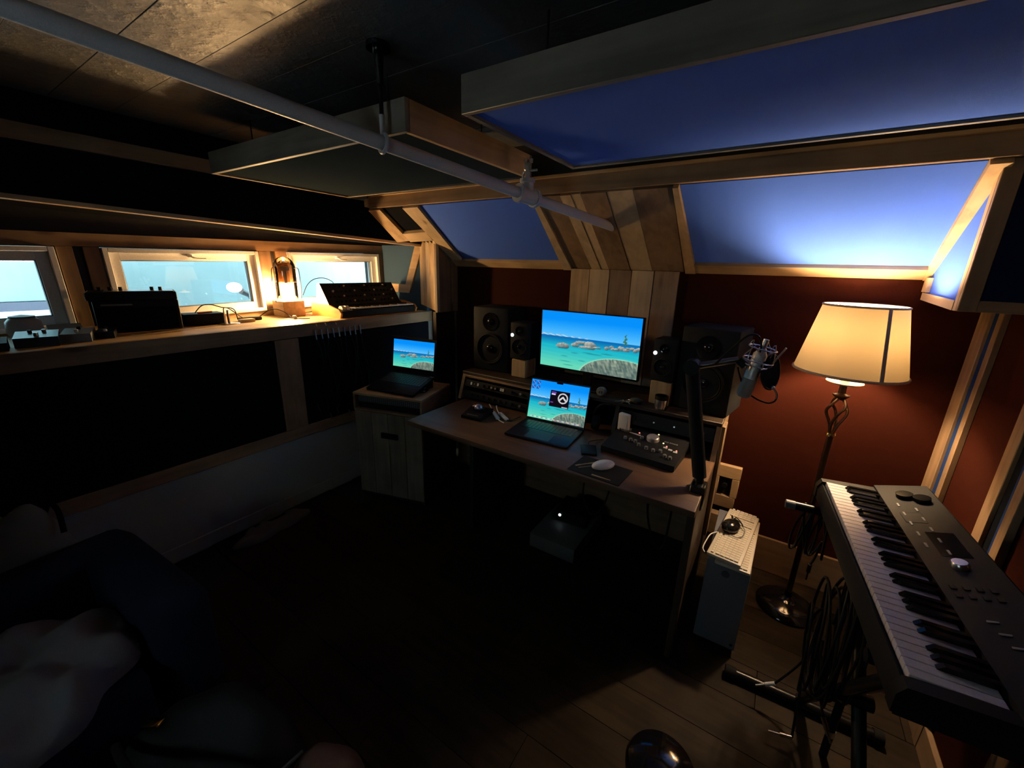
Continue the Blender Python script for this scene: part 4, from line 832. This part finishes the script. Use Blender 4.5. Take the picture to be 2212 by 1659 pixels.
# ================================================================== TOWER COMPUTER, KEYBOARDS
pc = thing('tower_computer', 'blue-grey tower computer standing at the desk end', 'computer', (.010, 1.70, 0), R(1))
bobj('case', M_tower, pc, -.083, .083, 0, .45, .03, .44, bev=.004, seg=2)
for sx in (-1, 1):
    for y_ in (.04, .40): b = BM(); cyl(b, (sx*.06, y_, 0), (sx*.06, y_, .031), .018, n=16); obj('foot', b, M_rubber, pc)
b = BM(); cyl(b, (-.006, -.0012, .395), (-.006, .0005, .395), .016, n=20); obj('emblem', b, mat('dark_slate', (.05, .065, .09), .5), pc)
b = BM(); cyl(b, (.068, -.001, .055), (.068, .002, .055), .006, n=10); obj('power_button', b, M_blk, pc)
def wkeyboard(label, loc, rz, extra):
    t = thing('white_keyboard', label, 'keyboard', loc, rz)
    bobj('case', M_ivory, t, -.066, .066, -.218, .218, 0, .014, bev=.005, seg=2)
    b = BM(); kx = mat('keycap_ivory', (.66, .60, .48), .5)
    for r_ in range(6):
        x0 = -.052 + r_*.0178; yy = -.208
        n = 0
        while yy < .20:
            wk_ = .0172
            if r_ == 5 and .02 > yy > -.12: wk_ = .108 if n == 3 else .0172
            if abs(yy-.075) < .007 or abs(yy-.135) < .006: yy += .008; continue
            box(b, x0+.001, x0+(.011 if r_ == 0 else .0165), yy+.0008, yy+wk_-.0012, .0135, .0195); yy += wk_+.0006; n += 1
    stuff(obj('keys', b, kx, t)); return t
wkeyboard('plain ivory keyboard at the bottom of the stack on the tower computer', (.030, 1.895, .4405), R(-2), 0)
k2 = wkeyboard('ivory keyboard on top of the stack, under the black mouse', (.008, 1.900, .461), R(-6), 1)
obj('cable', tube(BM(), [(-.06, -.02, .008), (-.085, -.06, .006), (-.092, -.11, -.004), (-.09, -.17, -.006), (-.075, -.20, -.004)], .0025, 8), M_whitepl, k2)
bm2 = thing('black_mouse', 'shiny black mouse lying on the ivory keyboards', 'mouse', (-.010, 1.925, .481), R(-20))
b = BM(); ell(b, (0, -.010, .018), (.036, .052, .028), 24); obj('shell', b, M_blkgloss, bm2)
obj('cord_wrap', tube(BM(), [(-.02, .04, .01), (-.01, .055, .03), (.01, .06, .02), (.03, .045, .012), (.02, .035, .03), (-.01, .04, .03)], .0025, 8, 6, True), M_blk, bm2); b = BM(); cyl(b, (-.015, .045, .012), (-.035, .075, .02), .006, .004, n=10); obj('strain_relief', b, M_blk, bm2)
obj('cord', tube(BM(), [(.02, .045, .012), (.045, .03, .008), (.06, -.02, .006), (.05, -.055, .006), (.02, -.06, .006)], .0018, 6), M_grey, bm2)
# ---- box under the desk
ub = thing('floor_power_unit', 'low grey power unit on the floor under the desk', 'power unit', (-.875, 2.04, 0), R(1)); bobj('case', mat('mid_grey', (.13, .14, .14), .5), ub, -.145, .145, -.23, .23, .008, .10, bev=.008, seg=2); bobj('feet', M_rubber, ub, -.13, .13, -.21, .21, 0, .008)
ul = thing('small_interface_box', 'small black box with a bright white light under the desk', 'interface', (-.86, 2.12, .101), R(6)); bobj('case', M_blk, ul, -.10, .10, -.10, .09, 0, .075, bev=.006, seg=2); b = BM(); cyl(b, (-.072, -.104, .045), (-.072, -.099, .045), .0085, n=14); obj('power_light', b, M_led_w, ul)
tag(obj('desk_cable', tube(BM(), [(-.62, 1.62, DZ-.033), (-.62, 1.60, .60), (-.58, 1.62, .50), (-.53, 1.64, .56), (-.50, 1.65, DZ-.034)], .004, 8), M_blk), 'thin black cable sagging under the desktop near the mouse pad', 'cable')
tag(obj('desk_cable', tube(BM(), [(-.34, 1.70, DZ-.033), (-.34, 1.68, .58), (-.30, 1.70, .42), (-.26, 1.72, .40), (-.25, 1.74, .55), (-.25, 1.76, DZ-.034)], .005, 8), M_blk), 'thick black cable loop under the desktop near the tower computer', 'cable')

# ================================================================== WHITE CLOTH ON THE FLOOR
def blob(c, rx, ry, h, seed, nu=40, nv=14, amp=.18, foldf=3.0, flat=.0):
    rn = random.Random(seed); ph = [rn.uniform(0, 6.28) for _ in range(8)]; rings = []
    for j in range(nv+1):
        t = j/nv; ring_ = []
        for k in range(nu):
            a = 2*math.pi*k/nu
            e = 1 + amp*(math.sin(2*a+ph[0])*.5+math.sin(3*a+ph[1])*.35+math.sin(7*a+ph[2])*.22)
            rr = math.cos(t*math.pi/2)**.6 if t < 1 else .001
            z = h*math.sin(t*math.pi/2)**.8*(1 + .35*math.sin(foldf*math.cos(a)*rr*2+ph[3]) * math.cos(foldf*math.sin(a)*rr*2.3+ph[4])*(1-.3*t) + .05*math.sin(7*a+ph[5]+4*rr)*rr*(1-t))
            ring_.append(Vector((c[0]+rx*e*rr*math.cos(a), c[1]+ry*e*rr*math.sin(a), c[2]+max(0, z) if j else c[2])))
        rings.append(ring_)
    return ring_mesh(BM(), rings, True)
M_cloth = mat('pale_grey_cloth', (.17, .17, .175), .95, spec=.05, bump=.3, bscale=500)
ragt = thing('white_cloth', 'crumpled pale cloth with a dark slit lying by the baseboard', 'cloth', (-2.455, 1.03, 0))
obj('cloth', blob((.02, 0, .0), .10, .20, .04, 5, amp=.3), M_cloth, ragt); obj('strap', tube(BM(), [(-.02, -.09, .034), (.0, -.03, .042), (.005, .03, .045), (-.01, .09, .038)], .006, 8), M_fabblack, ragt)

# ================================================================== STAGE KEYBOARD ON ITS STAND
kz = R(5.1); KO = (.333, .924, 0)
kyb = thing('stage_keyboard', 'black stage keyboard with a full row of keys beside the right wall', 'keyboard', KO, kz)
LN = .846
obj('body', prism(BM(), [(-.018, -.03, .812), (-.022, -.03, .85), (-.012, -.03, .876), (.0, -.03, .868), (.138, -.03, .868), (.142, -.03, .898), (.275, -.03, .934), (.292, -.03, .92), (.292, -.03, .83), (.27, -.03, .812)], (0, .915, 0)), M_dkgrey, kyb)
for y0 in (-.032, .850): obj('end_block', prism(BM(), [(-.024, y0, .818), (-.024, y0, .862), (-.012, y0, .884), (.142, y0, .892), (.142, y0, .84)], (0, .030, 0)), M_blk, kyb)
kw = LN/36
b = box(BM(), 0, .137, .0006, kw-.0006, -.018, 0, bev=.0012); bmesh.ops.recalc_face_normals(b, faces=b.faces[:]); wm = bpy.data.meshes.new('white_key'); b.to_mesh(wm); b.free(); wm.materials.append(mat('piano_white', (.66, .62, .64), .3))
b = prism(BM(), [(0, -.0055, 0), (.010, -.0055, .011), (.088, -.0055, .012), (.088, -.0055, -.004), (0, -.0055, -.004)], (0, .011, 0)); bmesh.ops.recalc_face_normals(b, faces=b.faces[:]); bm3 = bpy.data.meshes.new('black_key'); b.to_mesh(bm3); b.free(); bm3.materials.append(M_blkgloss)
for i in range(36):
    inst('white_key', wm, kyb, (-.002, LN-(i+1)*kw, .888))
    if i % 7 in (0, 1, 3, 4, 5) and i < 35: inst('black_key', bm3, kyb, (.050, LN-(i+1)*kw, .889))
sa_ = math.atan2(.036, .133)
def onk(x, y, h=0): return (x - h*math.sin(sa_), y, .898 + (x-.142)*.036/.133 + h*math.cos(sa_))
def kpart(name, m, x, y, wx, wy, h): return bobj(name, m, kyb, -wx/2, wx/2, -wy/2, wy/2, 0, h, bev=min(h, .001), loc=onk(x, y), rot=(0, -sa_, 0))
for x, y_ in ((.20, .80), (.235, .775)): b = BM(); cyl(b, (0, 0, 0), (0, 0, .012), .022, n=24); obj('joystick_disc', b, M_blkgloss, kyb, onk(x, y_), (0, -sa_, 0))
b = BM(); lathe(b, [(0, 0), (.019, 0), (.018, .010), (.015, .014), (0, .014)], 28); obj('data_dial', b, M_silver, kyb, onk(.205, .42), (0, -sa_, 0))
kpart('display', M_blkgloss, .215, .52, .06, .12, .001)
for i in range(10): kpart('button_row', M_grey, .17 + (.035 if i % 2 else 0), .74-.032*i*.9, .006, .022, .002)
for i in range(8): kpart('button', M_dkgrey, .165+(i % 4)*.022, .33-.03*(i//4), .012, .016, .003)
for i in range(6): kpart('slider', M_grey, .19+.005*i, .22-.035*i, .02, .006, .003)
kpart('label_plate', mat('label_grey', (.025, .025, .024), .6, spec=.1), .185, .66, .05, .06, .0008)
stn = thing('keyboard_stand', 'black crossed-tube keyboard stand with floor feet', 'keyboard stand', KO, kz)
def kt(name, a, b_, r, m=M_blkmetal, n=14): q_ = BM(); cyl(q_, a, b_, r, n=n); return obj(name, q_, m, stn)
kt('top_arm', (-.085, .80, .786), (.28, .80, .786), .016); kt('arm_tip', (-.115, .80, .786), (-.0855, .80, .786), .0165, M_grey); kt('top_arm', (-.02, .13, .792), (.28, .13, .792), .016)
def foot(y_): kt('foot', (-.16, y_, .024), (.28, y_-.012, .024), .020); kt('foot_cap', (-.20, y_+.001, .024), (-.1605, y_, .024), .0235, M_rubber); kt('foot_cap', (.2805, y_-.012, .024), (.31, y_-.013, .024), .0235, M_rubber)
foot(.69); foot(.06)
kt('cross_tube', (.06, .685, .045), (.06, .13, .776), .018); kt('cross_tube', (.11, .06, .045), (.11, .80, .770), .018); kt('pivot', (.04, .40, .41), (.135, .40, .41), .022, M_blkmetal)
# coiled cables on the stand
def coil(label, c, rx, rz_, turns, seed, plug=None, th=0.0, group=None):
    rn = random.Random(seed); pts = []
    for k in range(turns*10):
        a = 2*math.pi*k/10; j = 1 + .14*math.sin(k*.7+seed) + .05*rn.uniform(-1, 1)
        u_ = rx*j*math.cos(a); w_ = rz_*j*math.sin(a)
        pts.append((c[0] + .028*math.sin(k*.37+seed) + u_*math.sin(th), c[1] + u_*math.cos(th), c[2] + w_))
    t = thing('cable_coil', label, 'cable', (0, 0, 0), group=group)
    obj('cord', tube(BM(), pts, .0042, 8, 3), M_blk, t)
    if plug:
        e = Vector(pts[-1]); p = Vector(plug[0]); d = Vector(plug[1]).normalized()
        obj('tail', tube(BM(), [e, e.lerp(p, .5)+Vector((0, 0, -.02)), p], .004, 8), M_blk, t)
        b = BM(); cyl(b, p, p+d*.035, .007, n=12); cyl(b, p+d*.035, p+d*.07, .0032, n=10); obj('plug', b, plug[2], t)
    return t
G = 'cable coils on the keyboard stand'
coil('tight cable coil looped over the pale tip of the stand arm', (.225, 1.722, .705), .028, .095, 4, 1, th=.6, group=G)
coil('cable coil whose dark plug dangles above the lamp base', (.275, 1.735, .70), .035, .10, 3, 2, ((.27, 1.735, .55), (0, 0, -1), M_blk), th=.4, group=G)
coil('large black cable coil with a pale plug, low on the keyboard stand', (.315, 1.50, .46), .13, .20, 3, 3, ((.235, 1.55, .115), (-.5, -.1, -.35), M_whitepl), group=G)
coil('large black cable coil with a long silver plug under the keyboard', (.33, 1.42, .50), .11, .21, 4, 4, ((.345, 1.36, .26), (.25, -.25, -.5), M_silver), group=G)
coil('thick inner bundle of black cable around the stand pivot', (.345, 1.36, .55), .09, .20, 5, 5, group=G)
coil('loose cable loop hanging lowest in front of the stand foot', (.29, 1.46, .38), .10, .16, 2, 6, ((.30, 1.42, .05), (-.6, -.1, -.1), M_silver), group=G)
mst = thing('cable_adapter', 'black upright tube with a silver collar at the stand foot', 'adapter', (.40, 1.46, 0)); b = BM(); cyl(b, (0, 0, .0), (0, 0, .26), .012, n=14); obj('tube', b, M_blk, mst); b = BM(); cyl(b, (0, 0, .10), (0, 0, .125), .0135, n=14); obj('collar', b, M_silver, mst)

# ================================================================== DARK CORNER WITH ARMCHAIR AND BAGS
M_navyup = mat('navy_upholstery', (.012, .018, .035), .9, spec=.1, bump=.2, bscale=600)
ac = thing('armchair', 'dark navy armchair with rounded arms near the white lower wall', 'armchair', (-1.75, -.10, 0), R(4))
bobj('seat', M_navyup, ac, -.30, .36, -.27, .27, .12, .40, bev=.04, seg=3); bobj('backrest', M_navyup, ac, -.36, -.20, -.30, .46, .10, .56, bev=.05, seg=3)
bobj('arm', M_navyup, ac, -.34, .33, .30, .475, .10, .555, bev=.06, seg=4); bobj('arm', M_navyup, ac, -.34, .33, -.46, -.29, .10, .555, bev=.06, seg=4)
for sx in (-.28, .28):
    for sy in (-.38, .38): b = BM(); cyl(b, (sx, sy, 0), (sx, sy, .11), .018, .024, n=12); obj('leg', b, darkwood('Z'), ac)
bl = tag(obj('grey_blanket', blob((-1.60, -.02, .402), .27, .23, .10, 11, 64, 20, .25, 3.4), M_cloth), 'crumpled grey blanket heaped on the armchair seat', 'blanket')
tt = thing('tote_bag', 'pale canvas tote bag with a black strap behind the armchair', 'bag', (-2.32, .02, 0), R(-14))
obj('body', blob((0, 0, 0), .14, .24, .66, 21, 40, 16, .10, 1.2), mat('canvas', (.20, .19, .165), .95, bump=.3, bscale=500), tt); obj('strap', tube(BM(), [(.03, .13, .60), (.02, .16, .68), (.06, .185, .66), (.10, .19, .58)], .009, 8), M_fabblack, tt)
M_leather = mat('black_leather', (.010, .010, .010), .62, bump=.3, bscale=120, spec=.25)
bg_ = thing('black_leather_bag', 'black leather bag with a brass buckle on the floor beside the armchair', 'bag', (-1.13, .22, 0), R(28))
from mathutils.bvhtree import BVHTree
b = blob((0, 0, 0), .26, .16, .40, 31, 48, 18, .10, .8); tr = BVHTree.FromBMesh(b); hz_ = tr.ray_cast(Vector((-.15, .0, 1)), Vector((0, 0, -1)))[0]
obj('body', b, M_leather, bg_)
bobj('buckle', M_brass, bg_, -.028, .028, -.014, .014, -.006, .008, bev=.004, seg=2, loc=(-.15, .0, (hz_.z if hz_ else .34)+.005), rot=(R(-6), R(-14), 0))
obj('strap', tube(BM(), [(.24, -.02, .25), (.20, -.09, .34), (.08, -.14, .40), (-.06, -.13, .40), (-.20, -.06, .36)], .011, 8), M_leather, bg_); obj('piping', tube(BM(), [(.26, .03, .28), (.20, -.08, .30), (.05, -.155, .26), (-.1, -.16, .22)], .005, 8), mat('grey_piping', (.09, .09, .085), .5), bg_)
obj('zip_pull', tube(BM(), [(-.10, -.13, .33), (-.085, -.145, .29), (-.07, -.15, .26), (-.045, -.15, .262)], .005, 8), M_silver, bg_)
br = tag(obj('brown_pouch', blob((-.865, .395, 0), .10, .13, .22, 41, 36, 14, .08, 1.0), mat('brown_leather', (.13, .075, .05), .6, bump=.3, bscale=150)), 'brown leather pouch slumped beside the black bag', 'pouch')
st_ = thing('stool', 'small round stool with a glossy black domed seat', 'stool', (-.055, .905, 0)); obj('seat', lathe(BM(), [(0, .26), (.085, .26), (.094, .268), (.095, .285), (.088, .300), (.06, .314), (.03, .321), (0, .323)], 36), M_blkgloss, st_); b = BM(); cyl(b, (0, 0, 0), (0, 0, .262), .02, n=16); cyl(b, (0, 0, 0), (0, 0, .02), .075, .06, n=24); obj('pedestal', b, M_blkmetal, st_)
